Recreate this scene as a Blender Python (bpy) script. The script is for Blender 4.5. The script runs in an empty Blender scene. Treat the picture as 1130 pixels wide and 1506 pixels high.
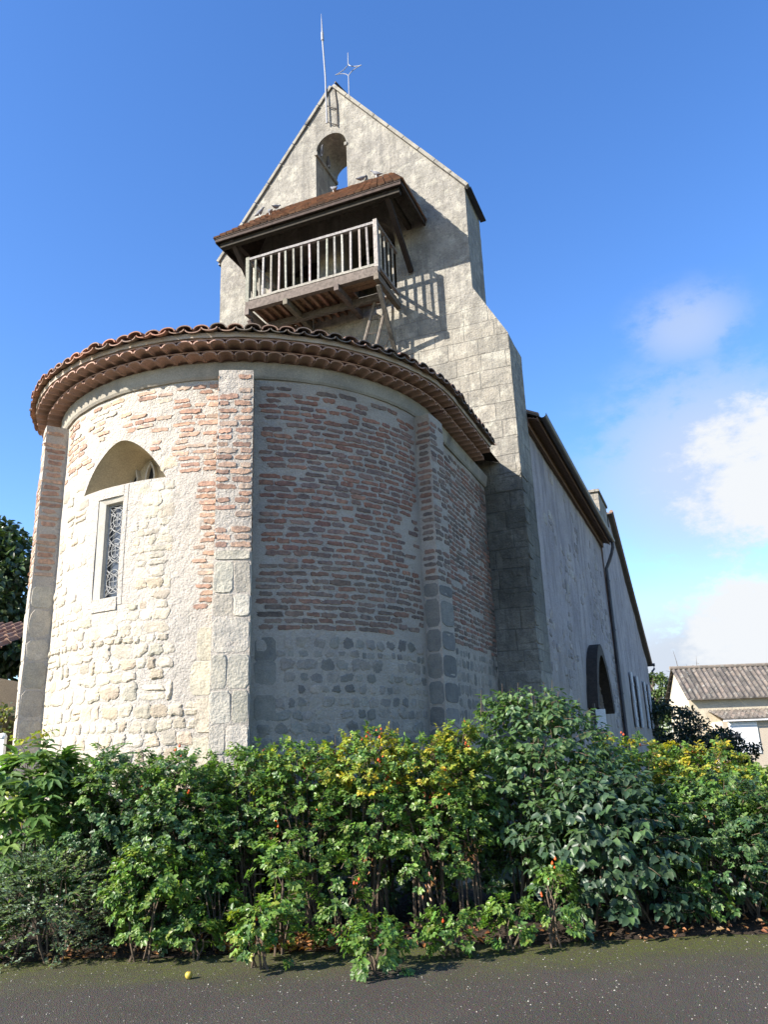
import bpy, math, random
import numpy as np
from mathutils import Vector, Matrix, noise

random.seed(7)
rng = np.random.default_rng(7)
S = bpy.context.scene
COL = S.collection
R_ = math.radians

# ------------------------------------------------------------------ camera
PITCH, ROLL, EYE = R_(17.0), R_(2.15), 1.6
_rt0 = Vector((1, 0, 0)); _up0 = Vector((0, -math.sin(PITCH), math.cos(PITCH)))
FW = Vector((0, math.cos(PITCH), math.sin(PITCH)))
RT = _rt0 * math.cos(ROLL) - _up0 * math.sin(ROLL)
UP = _up0 * math.cos(ROLL) + _rt0 * math.sin(ROLL)
cam_data = bpy.data.cameras.new("camera")
cam = bpy.data.objects.new("camera", cam_data); COL.objects.link(cam)
cam.matrix_world = Matrix(((RT.x, UP.x, -FW.x, 0), (RT.y, UP.y, -FW.y, 0), (RT.z, UP.z, -FW.z, EYE), (0, 0, 0, 1)))
cam_data.sensor_fit = 'VERTICAL'; cam_data.sensor_height = 36.0
cam_data.lens = 1145.0 / 1506.0 * 36.0
cam_data.clip_start = 0.1; cam_data.clip_end = 3000
S.camera = cam

def pix(px, py):
    return (FW * 1145.0 + RT * (px - 565.0) - UP * (py - 753.0)).normalized()
def at(px, py, Y):
    """point at depth Y seen in direction px,py of the photograph (used to measure, in metres)"""
    d = pix(px, py); t = Y / d.y
    return Vector((0, 0, EYE)) + d * t

# ------------------------------------------------------------------ light
SUN_EL, SUN_AZ = R_(31.3), R_(-118.0)          # azimuth clockwise from +Y
sun_dir = Vector((math.sin(SUN_AZ) * math.cos(SUN_EL), math.cos(SUN_AZ) * math.cos(SUN_EL), math.sin(SUN_EL)))
sd = bpy.data.lights.new("sun", 'SUN'); sd.energy = 5.0; sd.angle = R_(0.53); sd.color = (1.0, 0.93, 0.83)
so = bpy.data.objects.new("sun", sd); COL.objects.link(so)
so.rotation_euler = (-sun_dir).to_track_quat('-Z', 'Y').to_euler()
so.location = (-30, -20, 30)

W = bpy.data.worlds.new("World"); S.world = W; W.use_nodes = True
def world():
    nt = W.node_tree; N = nt.nodes; L = nt.links
    bg = N['Background']; bg.inputs[1].default_value = 0.15
    sky = N.new('ShaderNodeTexSky'); sky.sky_type = 'NISHITA'; sky.sun_disc = False
    sky.sun_elevation = SUN_EL; sky.sun_rotation = SUN_AZ % (2 * math.pi)
    sky.air_density = 1.0; sky.dust_density = 0.25; sky.ozone_density = 2.5
    hs = N.new('ShaderNodeHueSaturation'); hs.inputs['Saturation'].default_value = 1.24; hs.inputs['Hue'].default_value = 0.51
    hs.inputs['Value'].default_value = 0.82
    L.new(sky.outputs[0], hs.inputs['Color'])
    tc = N.new('ShaderNodeTexCoord')
    nrm = N.new('ShaderNodeVectorMath'); nrm.operation = 'NORMALIZE'; L.new(tc.outputs['Generated'], nrm.inputs[0])
    def noise_n(scale, detail, rough, off):
        mp = N.new('ShaderNodeMapping'); mp.inputs['Location'].default_value = off
        mp.inputs['Scale'].default_value = (1, 1, 1.7)
        L.new(nrm.outputs[0], mp.inputs['Vector'])
        n = N.new('ShaderNodeTexNoise'); n.inputs['Scale'].default_value = scale
        n.inputs['Detail'].default_value = detail; n.inputs['Roughness'].default_value = rough
        L.new(mp.outputs[0], n.inputs['Vector']); return n.outputs['Fac']
    def math_(op, a, b=None, clamp=False):
        m = N.new('ShaderNodeMath'); m.operation = op; m.use_clamp = clamp
        for i, x in enumerate((a, b)):
            if x is None: continue
            if isinstance(x, (int, float)): m.inputs[i].default_value = x
            else: L.new(x, m.inputs[i])
        return m.outputs[0]
    def blob(d, r0, r1, zs=1.0):
        sc = N.new('ShaderNodeVectorMath'); sc.operation = 'SUBTRACT'; L.new(nrm.outputs[0], sc.inputs[0]); sc.inputs[1].default_value = d
        s2 = N.new('ShaderNodeVectorMath'); s2.operation = 'MULTIPLY'; L.new(sc.outputs[0], s2.inputs[0]); s2.inputs[1].default_value = (1, 1, zs)
        ln = N.new('ShaderNodeVectorMath'); ln.operation = 'LENGTH'; L.new(s2.outputs[0], ln.inputs[0])
        mr = N.new('ShaderNodeMapRange'); mr.interpolation_type = 'SMOOTHSTEP'
        mr.inputs['From Min'].default_value = r1; mr.inputs['From Max'].default_value = r0
        L.new(ln.outputs['Value'], mr.inputs['Value']); return mr.outputs[0]
    def mixc(fac, a, b):
        m = N.new('ShaderNodeMix'); m.data_type = 'RGBA'
        L.new(fac, m.inputs['Factor'])
        for k, x in (('A', a), ('B', b)):
            sock = [i for i in m.inputs if i.name == k and i.type == 'RGBA'][0]
            if isinstance(x, tuple): sock.default_value = x
            else: L.new(x, sock)
        return [o for o in m.outputs if o.type == 'RGBA'][0]
    n1 = noise_n(9.0, 10, 0.60, (3.1, 1.7, 0.4)); n2 = noise_n(26.0, 12, 0.68, (0.3, 5.0, 2.0))
    def ramp(x, lo, hi):
        mr = N.new('ShaderNodeMapRange'); mr.interpolation_type = 'SMOOTHSTEP'
        mr.inputs['From Min'].default_value = lo; mr.inputs['From Max'].default_value = hi
        L.new(x, mr.inputs['Value']); return mr.outputs[0]
    nz = math_('ADD', math_('MULTIPLY', n1, 0.56), math_('MULTIPLY', n2, 0.44))
    # grey-violet thin veils
    b1 = blob(tuple(pix(1050, 690)), 0.03, 0.22, 1.15); b2 = blob(tuple(pix(1010, 480)), 0.01, 0.10, 1.5)
    veil = math_('MAXIMUM', math_('MULTIPLY', b1, 1.0), math_('MULTIPLY', b2, 0.75))
    veil = math_('MULTIPLY', math_('MULTIPLY', veil, 0.85), ramp(math_('ADD', nz, math_('MULTIPLY', veil, 0.20)), 0.43, 0.64))
    c = mixc(veil, hs.outputs[0], (1.6, 1.85, 2.3, 1))
    # low bank, grey-white
    b3 = blob(tuple(pix(1060, 985)), 0.08, 0.34, 2.4)
    low = math_('MULTIPLY', b3, ramp(math_('ADD', nz, math_('MULTIPLY', b3, 0.24)), 0.48, 0.72))
    c = mixc(low, c, (1.75, 1.95, 2.25, 1))
    # bright heads
    b4 = math_('MAXIMUM', blob(tuple(pix(1150, 700)), 0.02, 0.18, 1.1), blob(tuple(pix(1120, 925)), 0.02, 0.16, 1.5))
    hd = ramp(math_('ADD', nz, math_('MULTIPLY', b4, 0.40)), 0.66, 0.84)
    c = mixc(hd, c, (2.3, 2.38, 2.48, 1))
    L.new(c, bg.inputs[0])
world()
S.view_settings.view_transform = 'Standard'; S.view_settings.look = 'None'
S.view_settings.exposure = 1.4; S.view_settings.gamma = 1.0

# ------------------------------------------------------------------ frames
YAW = R_(22.0)
NV = Vector((math.sin(YAW), math.cos(YAW), 0)); EV = Vector((math.cos(YAW), -math.sin(YAW), 0))
EA, NA = -6.38, 10.37                 # apse axis / centre in (e, n)
def wpos(x, y, z=0.0):                # church-local (x along the gable wall, y along the nave, 0,0 = apse centre)
    return EV * (x + EA) + NV * (y + NA) + Vector((0, 0, z))
GY = 3.13                             # gable wall plane, local y

# ------------------------------------------------------------------ mesh helpers
class MB:
    def __init__(s): s.v = []; s.f = []; s.c = []; s.col = (1, 1, 1)
    def pt(s, p, col=None):
        s.v.append((p[0], p[1], p[2])); s.c.append(col or s.col); return len(s.v) - 1
    def face(s, pts, col=None):
        s.f.append([s.pt(p, col) for p in pts])
    def box(s, c, size, rot=None, col=None):
        hx, hy, hz = size[0] / 2, size[1] / 2, size[2] / 2; c = Vector(c)
        P = [Vector((x, y, z)) for z in (-hz, hz) for y in (-hy, hy) for x in (-hx, hx)]
        if rot is not None: P = [rot @ p for p in P]
        i = [s.pt(p + c, col) for p in P]
        for q in ((0, 2, 3, 1), (4, 5, 7, 6), (0, 1, 5, 4), (2, 6, 7, 3), (0, 4, 6, 2), (1, 3, 7, 5)):
            s.f.append([i[k] for k in q])
    def beam(s, a, b, w, h, col=None, up=Vector((0, 0, 1)), jit=0.0):
        a, b = Vector(a), Vector(b); d = (b - a); Ln = d.length; d.normalize()
        x = d.cross(up)
        if x.length < 1e-4: x = d.cross(Vector((1, 0, 0)))
        x.normalize(); y = x.cross(d)
        n = max(1, int(Ln / 0.35)) if jit else 1
        rings = []
        for k in range(n + 1):
            p = a + d * (Ln * k / n)
            if jit and 0 < k < n: p = p + x * random.uniform(-jit, jit) + y * random.uniform(-jit, jit)
            rings.append([s.pt(p + x * sx * w / 2 + y * sy * h / 2, col) for sx, sy in ((-1, -1), (1, -1), (1, 1), (-1, 1))])
        for k in range(n):
            r, q = rings[k], rings[k + 1]
            for j in range(4): s.f.append([r[j], r[(j + 1) % 4], q[(j + 1) % 4], q[j]])
        s.f.append(rings[0][::-1]); s.f.append(rings[-1])
    def tube(s, pts, rad, n=6, col=None, cap=True):
        pts = [Vector(p) for p in pts]; rings = []
        for k, p in enumerate(pts):
            d = (pts[min(k + 1, len(pts) - 1)] - pts[max(k - 1, 0)]).normalized()
            x = d.cross(Vector((0.13, 0.31, 1)))
            if x.length < 1e-3: x = d.cross(Vector((1, 0, 0)))
            x.normalize(); y = x.cross(d)
            r = rad[k] if isinstance(rad, (list, tuple)) else rad
            rings.append([s.pt(p + (x * math.cos(2 * math.pi * j / n) + y * math.sin(2 * math.pi * j / n)) * r, col) for j in range(n)])
        for k in range(len(pts) - 1):
            r, q = rings[k], rings[k + 1]
            for j in range(n): s.f.append([r[j], q[j], q[(j + 1) % n], r[(j + 1) % n]])
        if cap: s.f.append(rings[0]); s.f.append(rings[-1][::-1])
    def lathe(s, base, prof, n=16, col=None):
        base = Vector(base); rings = []
        for r, z in prof: rings.append([s.pt(base + Vector((r * math.cos(2 * math.pi * j / n), r * math.sin(2 * math.pi * j / n), z)), col) for j in range(n)])
        for k in range(len(prof) - 1):
            for j in range(n): s.f.append([rings[k][j], rings[k][(j + 1) % n], rings[k + 1][(j + 1) % n], rings[k + 1][j]])
    def shell(s, pts_a, pts_b, th, col=None):
        """solid strip between two polylines with outward (first list offset) thickness done by caller"""
        for k in range(len(pts_a) - 1): s.face([pts_a[k], pts_a[k + 1], pts_b[k + 1], pts_b[k]], col)
    def build(s, name, mat, parent=None, smooth=False, label=None):
        me = bpy.data.meshes.new(name); me.from_pydata(s.v, [], s.f); 
        a = me.color_attributes.new("Col", 'FLOAT_COLOR', 'POINT')
        arr = np.ones((len(s.v), 4), dtype=np.float32); 
        if s.v: arr[:, :3] = np.array(s.c, dtype=np.float32)[:, :3]
        a.data.foreach_set("color", arr.ravel())
        if smooth: me.polygons.foreach_set("use_smooth", [True] * len(me.polygons))
        for m in (mat if isinstance(mat, (list, tuple)) else [mat]): me.materials.append(m)
        me.update()
        o = bpy.data.objects.new(name, me); COL.objects.link(o)
        if parent: o.parent = parent
        if label: o["label"] = label
        return o
def empty(name, loc, label, cat, group=None, rotz=0.0):
    o = bpy.data.objects.new(name, None); COL.objects.link(o); o.location = loc; o.rotation_euler = (0, 0, rotz)
    o.empty_display_size = 0.2
    o["label"] = label; o["category"] = cat
    if group: o["group"] = group
    return o
def tag(o, label, cat, group=None, kind=None):
    o["label"] = label; o["category"] = cat
    if group: o["group"] = group
    if kind: o["kind"] = kind
    return o
def jcol(c, v=0.15, h=0.014):
    k = 1 + random.uniform(-v, v)
    return tuple(max(0.0, x * k * (1 + random.uniform(-h, h))) for x in c)
def pick(pal):
    return jcol(random.choice(pal))

# ------------------------------------------------------------------ materials
class NT:
    def __init__(s, name):
        s.m = bpy.data.materials.new(name); s.m.use_nodes = True; s.t = s.m.node_tree; s.N = s.t.nodes; s.L = s.t.links
        s.b = s.N['Principled BSDF']; s.tc = s.N.new('ShaderNodeTexCoord')
    def set(s, k, v):
        if isinstance(v, (int, float, tuple)): s.b.inputs[k].default_value = v
        else: s.L.new(v, s.b.inputs[k])
    def vec(s, scale=(1, 1, 1), loc=(0, 0, 0), rot=(0, 0, 0), src='Object'):
        m = s.N.new('ShaderNodeMapping'); m.inputs['Scale'].default_value = scale; m.inputs['Location'].default_value = loc; m.inputs['Rotation'].default_value = rot
        s.L.new(s.tc.outputs[src], m.inputs['Vector']); return m.outputs[0]
    def noise(s, scale, detail=6, rough=0.6, vec=None, dist=0.0):
        n = s.N.new('ShaderNodeTexNoise'); n.inputs['Scale'].default_value = scale; n.inputs['Detail'].default_value = detail; n.inputs['Roughness'].default_value = rough; n.inputs['Distortion'].default_value = dist
        s.L.new(vec or s.tc.outputs['Object'], n.inputs['Vector']); return n.outputs['Fac']
    def vor(s, scale, vec=None, feature='F1', out='Distance'):
        n = s.N.new('ShaderNodeTexVoronoi'); n.inputs['Scale'].default_value = scale; n.feature = feature
        s.L.new(vec or s.tc.outputs['Object'], n.inputs['Vector']); return n.outputs[out]
    def ramp(s, x, lo, hi, a=0.0, b=1.0):
        m = s.N.new('ShaderNodeMapRange'); m.interpolation_type = 'SMOOTHSTEP'
        m.inputs['From Min'].default_value = lo; m.inputs['From Max'].default_value = hi; m.inputs['To Min'].default_value = a; m.inputs['To Max'].default_value = b
        s.L.new(x, m.inputs['Value']); return m.outputs[0]
    def math(s, op, a, b=None):
        m = s.N.new('ShaderNodeMath'); m.operation = op
        for i, x in enumerate((a, b)):
            if x is None: continue
            if isinstance(x, (int, float)): m.inputs[i].default_value = x
            else: s.L.new(x, m.inputs[i])
        return m.outputs[0]
    def mix(s, fac, a, b, mode='MIX'):
        m = s.N.new('ShaderNodeMix'); m.data_type = 'RGBA'; m.blend_type = mode
        for k, x in (('Factor', fac),): 
            if isinstance(x, (int, float)): m.inputs[0].default_value = x
            else: s.L.new(x, m.inputs[0])
        for k, x in (('A', a), ('B', b)):
            sock = [i for i in m.inputs if i.name == k and i.type == 'RGBA'][0]
            if isinstance(x, tuple): sock.default_value = (x[0], x[1], x[2], 1)
            else: s.L.new(x, sock)
        return [o for o in m.outputs if o.type == 'RGBA'][0]
    def col(s):
        a = s.N.new('ShaderNodeAttribute'); a.attribute_name = 'Col'; return a.outputs['Color']
    def sep(s, axis):
        x = s.N.new('ShaderNodeSeparateXYZ'); s.L.new(s.tc.outputs['Object'], x.inputs[0]); return x.outputs[axis]
    def bump(s, h, strength=0.5, dist=0.02, prev=None):
        b = s.N.new('ShaderNodeBump'); b.inputs['Strength'].default_value = strength; b.inputs['Distance'].default_value = dist
        s.L.new(h, b.inputs['Height'])
        if prev is not None: s.L.new(prev, b.inputs['Normal'])
        return b.outputs[0]

def mat_rough(name, c1, c2, scale=3.0, rough=0.9, bscale=30, bstr=0.4, bdist=0.01, attr=False, c3=None, c3scale=1.2, c3lo=0.55, c3hi=0.75):
    t = NT(name)
    base = t.mix(t.ramp(t.noise(scale, 8, 0.65), 0.3, 0.7), c1, c2)
    fine = t.noise(bscale * 2, 5, 0.7)
    base = t.mix(0.35, base, t.mix(t.ramp(fine, 0.3, 0.75), (0.5, 0.5, 0.5), (1.45, 1.45, 1.45)), 'MULTIPLY') if False else base
    m = t.mix(t.ramp(fine, 0.25, 0.8), (0.72, 0.72, 0.72), (1.18, 1.18, 1.18))
    base = t.mix(1.0, base, m, 'MULTIPLY')
    if attr: base = t.mix(1.0, base, t.col(), 'MULTIPLY')
    if c3: base = t.mix(t.ramp(t.noise(c3scale, 7, 0.6, dist=0.4), c3lo, c3hi), base, c3)
    t.set('Base Color', base); t.set('Roughness', rough); t.set('Specular IOR Level', 0.25)
    h = t.math('ADD', t.noise(bscale, 8, 0.65), t.math('MULTIPLY', t.noise(bscale * 0.22, 5, 0.6), 1.6))
    t.set('Normal', t.bump(h, bstr, bdist)); return t.m

M = {}
# lime mortar of the apse: cream, greyer towards the foot on the right, with old stains
def mortar():
    t = NT('lime_mortar')
    base = t.mix(t.ramp(t.noise(1.1, 9, 0.6), 0.32, 0.7), (0.50, 0.45, 0.385), (0.43, 0.395, 0.35))
    base = t.mix(t.ramp(t.noise(4.0, 9, 0.7), 0.5, 0.78), base, (0.34, 0.315, 0.27))
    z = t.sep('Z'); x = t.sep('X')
    foot_grey = t.math('MULTIPLY', t.ramp(t.math('ADD', z, t.math('MULTIPLY', t.noise(1.5, 6), 1.6)), 3.9, 1.6), t.ramp(x, 0.6, 1.9))
    base = t.mix(t.math('MULTIPLY', foot_grey, 0.75), base, (0.20, 0.195, 0.175))
    old = t.ramp(x, 1.2, 1.9)  # shaded side: deeper tone and warm bounce light painted into the mortar
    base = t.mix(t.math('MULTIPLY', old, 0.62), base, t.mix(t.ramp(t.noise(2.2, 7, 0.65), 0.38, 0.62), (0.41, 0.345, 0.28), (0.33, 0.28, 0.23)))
    moss = t.math('MULTIPLY', t.ramp(t.sep('Y'), 2.2, 3.1), t.math('MULTIPLY', t.ramp(x, 2.4, 2.9), t.ramp(t.noise(2.0, 8), 0.35, 0.6)))
    base = t.mix(t.math('MULTIPLY', moss, 0.9), base, (0.035, 0.037, 0.028))
    fine = t.noise(60, 5, 0.7); base = t.mix(1.0, base, t.mix(t.ramp(fine, 0.25, 0.8), (0.78, 0.78, 0.78), (1.14, 1.14, 1.14)), 'MULTIPLY')
    t.set('Base Color', base); t.set('Roughness', 0.95); t.set('Specular IOR Level', 0.2)
    h = t.math('ADD', t.noise(40, 8, 0.7), t.math('MULTIPLY', t.noise(10, 6, 0.6), 2.2)); t.set('Normal', t.bump(h, 0.9, 0.022)); return t.m
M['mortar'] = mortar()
M['stone'] = mat_rough('field_stone', (0.82, 0.82, 0.82), (1.14, 1.11, 1.06), 7, 0.92, 34, 0.8, 0.022, attr=True)
M['brick'] = mat_rough('old_brick', (0.66, 0.68, 0.72), (1.35, 1.25, 1.15), 18, 0.92, 60, 0.75, 0.012, attr=True)
M['cornice'] = mat_rough('cornice_stone', (0.36, 0.325, 0.265), (0.24, 0.22, 0.185), 2.2, 0.92, 30, 0.4, 0.008, c3=(0.13, 0.12, 0.105), c3scale=1.6, c3lo=0.56, c3hi=0.72)
M['smooth_stone'] = mat_rough('dressed_stone', (0.47, 0.44, 0.38), (0.40, 0.375, 0.32), 2.5, 0.9, 35, 0.35, 0.006)
M['cornice_pale'] = mat_rough('grey_reveal_stone', (0.40, 0.385, 0.345), (0.31, 0.30, 0.27), 4, 0.9, 35, 0.5, 0.01)
M['niche'] = mat_rough('yellow_limestone', (0.46, 0.39, 0.27), (0.36, 0.31, 0.22), 2.0, 0.9, 25, 0.3, 0.006)
M['tile'] = mat_rough('clay_tile', (0.85, 0.85, 0.85), (1.15, 1.1, 1.05), 6, 0.9, 40, 0.4, 0.005, attr=True, c3=(0.085, 0.075, 0.06), c3scale=7, c3lo=0.6, c3hi=0.75)
M['genoise_fill'] = mat_rough('eave_mortar_fill', (0.46, 0.38, 0.31), (0.38, 0.31, 0.25), 5, 0.92, 40, 0.5, 0.008)
M['genoise'] = mat_rough('eave_row_clay', (0.44, 0.275, 0.215), (0.34, 0.225, 0.18), 5, 0.92, 40, 0.4, 0.006)
def gable():
    t = NT('gable_limestone')
    sx = t.N.new('ShaderNodeSeparateXYZ'); t.L.new(t.tc.outputs['Object'], sx.inputs[0])
    wob = t.noise(0.9, 4, 0.6)
    cb = t.N.new('ShaderNodeCombineXYZ'); t.L.new(t.math('ADD', sx.outputs['X'], sx.outputs['Y']), cb.inputs['X']); t.L.new(t.math('ADD', sx.outputs['Z'], t.math('MULTIPLY', wob, 0.12)), cb.inputs['Y'])
    br = t.N.new('ShaderNodeTexBrick'); t.L.new(cb.outputs[0], br.inputs['Vector'])
    br.inputs['Scale'].default_value = 1.0; br.inputs['Brick Width'].default_value = 0.62; br.inputs['Row Height'].default_value = 0.36
    br.inputs['Mortar Size'].default_value = 0.016; br.inputs['Mortar Smooth'].default_value = 0.5; br.offset = 0.43; br.squash = 0.8; br.squash_frequency = 3
    br.inputs['Color1'].default_value = (0.36, 0.325, 0.265, 1); br.inputs['Color2'].default_value = (0.24, 0.222, 0.185, 1); br.inputs['Mortar'].default_value = (0.235, 0.215, 0.18, 1)
    render_ = t.mix(t.ramp(t.noise(1.6, 9, 0.65), 0.3, 0.7), (0.34, 0.32, 0.275), (0.235, 0.222, 0.20))
    up = t.ramp(t.math('ADD', sx.outputs['Z'], t.math('MULTIPLY', t.noise(1.1, 5), 2.5)), 10.5, 12.4)
    show = t.math('MULTIPLY', t.math('SUBTRACT', 1.0, t.math('MULTIPLY', up, 0.88)), t.ramp(t.noise(0.8, 5), 0.25, 0.5))
    base = t.mix(show, render_, br.outputs['Color'])
    # grey lichen and soot streaks running down
    st = t.noise(1.0, 8, 0.65, vec=t.vec((3.2, 3.2, 0.55)))
    base = t.mix(t.math('MULTIPLY', t.ramp(st, 0.47, 0.60), 0.42), base, (0.15, 0.14, 0.122))
    base = t.mix(t.math('MULTIPLY', t.ramp(t.noise(6, 9, 0.72), 0.51, 0.60), 0.42), base, (0.13, 0.123, 0.108))
    base = t.mix(t.math('MULTIPLY', t.ramp(t.noise(1.7, 6, 0.62, vec=t.vec(loc=(2, 8, 5))), 0.5, 0.62), 0.38), base, (0.17, 0.16, 0.14))
    base = t.mix(t.math('MULTIPLY', t.ramp(t.noise(3.1, 6, 0.6, vec=t.vec(loc=(7, 3, 1))), 0.53, 0.62), 0.42), base, (0.45, 0.43, 0.355))
    rain = t.noise(1.0, 9, 0.7, vec=t.vec((7.0, 7.0, 0.35)))
    base = t.mix(t.math('MULTIPLY', t.ramp(rain, 0.50, 0.62), 0.35), base, (0.14, 0.135, 0.122))
    base = t.mix(t.math('MULTIPLY', t.ramp(t.noise(21, 7, 0.75), 0.55, 0.64), 0.55), base, (0.10, 0.095, 0.085))
    # black damp and moss where the apse roof drains against the wall
    lowz = t.ramp(t.math('ADD', sx.outputs['Z'], t.math('MULTIPLY', t.noise(2.6, 7, 0.65), 1.3)), 7.5, 6.7)
    right = t.ramp(t.math('ADD', sx.outputs['X'], t.math('MULTIPLY', t.noise(2.2, 7, 0.65), 0.5)), 2.9, 3.05)
    tall = t.ramp(sx.outputs['Z'], 2.6, 4.6)
    moss = t.math('MULTIPLY', t.math('MULTIPLY', lowz, right), t.math('ADD', 0.06, t.math('MULTIPLY', tall, 0.55)))
    moss = t.math('MULTIPLY', moss, t.ramp(t.noise(3.4, 8, 0.7), 0.25, 0.5, 0.55, 1.0))
    base = t.mix(moss, base, (0.035, 0.036, 0.028))
    spots = t.ramp(t.vor(16), 0.05, 0.16, 1, 0); sp2 = t.math('MULTIPLY', spots, t.math('MULTIPLY', t.ramp(t.noise(3, 4), 0.5, 0.62), right))
    base = t.mix(t.math('MULTIPLY', sp2, 0.5), base, (0.42, 0.40, 0.34))
    fine = t.noise(55, 5, 0.7); base = t.mix(1.0, base, t.mix(t.ramp(fine, 0.25, 0.8), (0.74, 0.74, 0.74), (1.18, 1.18, 1.18)), 'MULTIPLY')
    t.set('Base Color', base); t.set('Roughness', 0.93); t.set('Specular IOR Level', 0.2)
    h = t.math('ADD', t.math('MULTIPLY', t.noise(24, 9, 0.7), 1.2), t.math('MULTIPLY', t.noise(5, 7, 0.6), 2.2))
    h = t.math('SUBTRACT', h, t.math('MULTIPLY', t.math('MULTIPLY', br.outputs['Fac'], show), 0.8))
    t.set('Normal', t.bump(h, 0.75, 0.028)); return t.m
M['gable'] = gable()
M['coping'] = mat_rough('coping_stone', (0.30, 0.28, 0.235), (0.20, 0.19, 0.165), 3, 0.93, 25, 0.5, 0.01, c3=(0.10, 0.095, 0.085), c3scale=4, c3lo=0.55, c3hi=0.7)
def plaster_wall():
    t = NT('roughcast_plaster')
    base = t.mix(t.ramp(t.noise(0.9, 8, 0.65), 0.3, 0.7), (0.47, 0.415, 0.40), (0.34, 0.305, 0.305))
    st = t.noise(1.0, 8, 0.65, vec=t.vec((1.6, 2.4, 0.4)))
    base = t.mix(t.math('MULTIPLY', t.ramp(st, 0.48, 0.6), 0.6), base, (0.22, 0.20, 0.205))
    base = t.mix(t.math('MULTIPLY', t.ramp(t.noise(4.5, 8, 0.7), 0.52, 0.62), 0.4), base, (0.36, 0.325, 0.30))
    z = t.sep('Z'); warm = t.math('MULTIPLY', t.ramp(t.math('ADD', z, t.math('MULTIPLY', t.noise(1.2, 5), 2)), 5.5, 3.2), 0.45)
    base = t.mix(warm, base, (0.36, 0.30, 0.22))
    t.set('Base Color', base); t.set('Roughness', 0.95); t.set('Specular IOR Level', 0.2)
    h = t.math('ADD', t.noise(18, 9, 0.7), t.math('MULTIPLY', t.noise(4, 6, 0.6), 2.0)); t.set('Normal', t.bump(h, 1.0, 0.06)); return t.m
M['plaster'] = plaster_wall()
def wood(name, c1, c2, ax=(14, 14, 1.2), rough=0.85):
    t = NT(name)
    g = t.noise(2.2, 8, 0.65, vec=t.vec(ax), dist=0.6)
    base = t.mix(t.ramp(g, 0.3, 0.7), c1, c2); base = t.mix(1.0, base, t.col(), 'MULTIPLY')
    t.set('Base Color', base); t.set('Roughness', rough); t.set('Specular IOR Level', 0.25); t.set('Normal', t.bump(g, 0.5, 0.008)); return t.m
M['wood_grey'] = wood('weathered_grey_wood', (0.33, 0.31, 0.28), (0.17, 0.158, 0.14), (9, 9, 9))
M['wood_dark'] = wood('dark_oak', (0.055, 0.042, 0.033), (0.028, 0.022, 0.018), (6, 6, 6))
M['wood_plank'] = wood('brown_plank', (0.24, 0.15, 0.095), (0.13, 0.08, 0.055), (8, 8, 8))
M['wood_beam'] = wood('grey_brown_beam', (0.20, 0.17, 0.14), (0.10, 0.085, 0.07), (7, 7, 7))
M['soffit'] = wood('red_brown_soffit', (0.20, 0.115, 0.08), (0.13, 0.08, 0.06), (8, 8, 8))
M['metal'] = mat_rough('galvanised_metal', (0.30, 0.31, 0.34), (0.24, 0.25, 0.27), 8, 0.45, 40, 0.1, 0.002)
def metalize(m, v): m.node_tree.nodes['Principled BSDF'].inputs['Metallic'].default_value = v
metalize(M['metal'], 0.0)
M['iron'] = mat_rough('dark_iron', (0.045, 0.042, 0.04), (0.08, 0.06, 0.045), 10, 0.6, 50, 0.2, 0.002)
M['zinc'] = mat_rough('dark_zinc', (0.085, 0.085, 0.095), (0.06, 0.06, 0.068), 4, 0.5, 30, 0.15, 0.002); metalize(M['zinc'], 0.3)
M['white_paint'] = mat_rough('white_paint', (0.78, 0.78, 0.76), (0.70, 0.70, 0.68), 5, 0.5, 30, 0.1, 0.002)
M['grey_paint'] = mat_rough('pale_grey_paint', (0.42, 0.43, 0.45), (0.36, 0.37, 0.38), 5, 0.6, 30, 0.1, 0.002)
M['bronze'] = mat_rough('bell_bronze', (0.10, 0.085, 0.05), (0.06, 0.065, 0.05), 6, 0.5, 30, 0.1, 0.002); metalize(M['bronze'], 0.7)
M['black'] = mat_rough('dark_interior', (0.012, 0.012, 0.012), (0.02, 0.02, 0.02), 3, 0.9)
M['house_wall'] = mat_rough('cream_roughcast', (0.56, 0.49, 0.36), (0.47, 0.41, 0.31), 1.2, 0.92, 14, 0.7, 0.03, c3=(0.36, 0.31, 0.24), c3scale=1.8, c3lo=0.58, c3hi=0.75)
M['house_plain'] = mat_rough('peach_plaster', (0.52, 0.44, 0.34), (0.47, 0.40, 0.31), 0.8, 0.92, 20, 0.2, 0.01)
M['house_tile'] = mat_rough('grey_brown_roof_tile', (0.80, 0.80, 0.80), (1.2, 1.15, 1.1), 3, 0.92, 10, 0.5, 0.02, attr=True, c3=(0.22, 0.21, 0.18), c3scale=3.5, c3lo=0.56, c3hi=0.70)
def glass():
    t = NT('leaded_glass'); t.set('Base Color', (0.05, 0.055, 0.06, 1)); t.set('Roughness', 0.15); t.set('Normal', t.bump(t.noise(14, 3), 0.3, 0.01)); return t.m
M['glass'] = glass()
M['grille'] = mat_rough('grey_lead_grille', (0.36, 0.36, 0.35), (0.25, 0.25, 0.245), 12, 0.6, 40, 0.2, 0.002)
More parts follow.
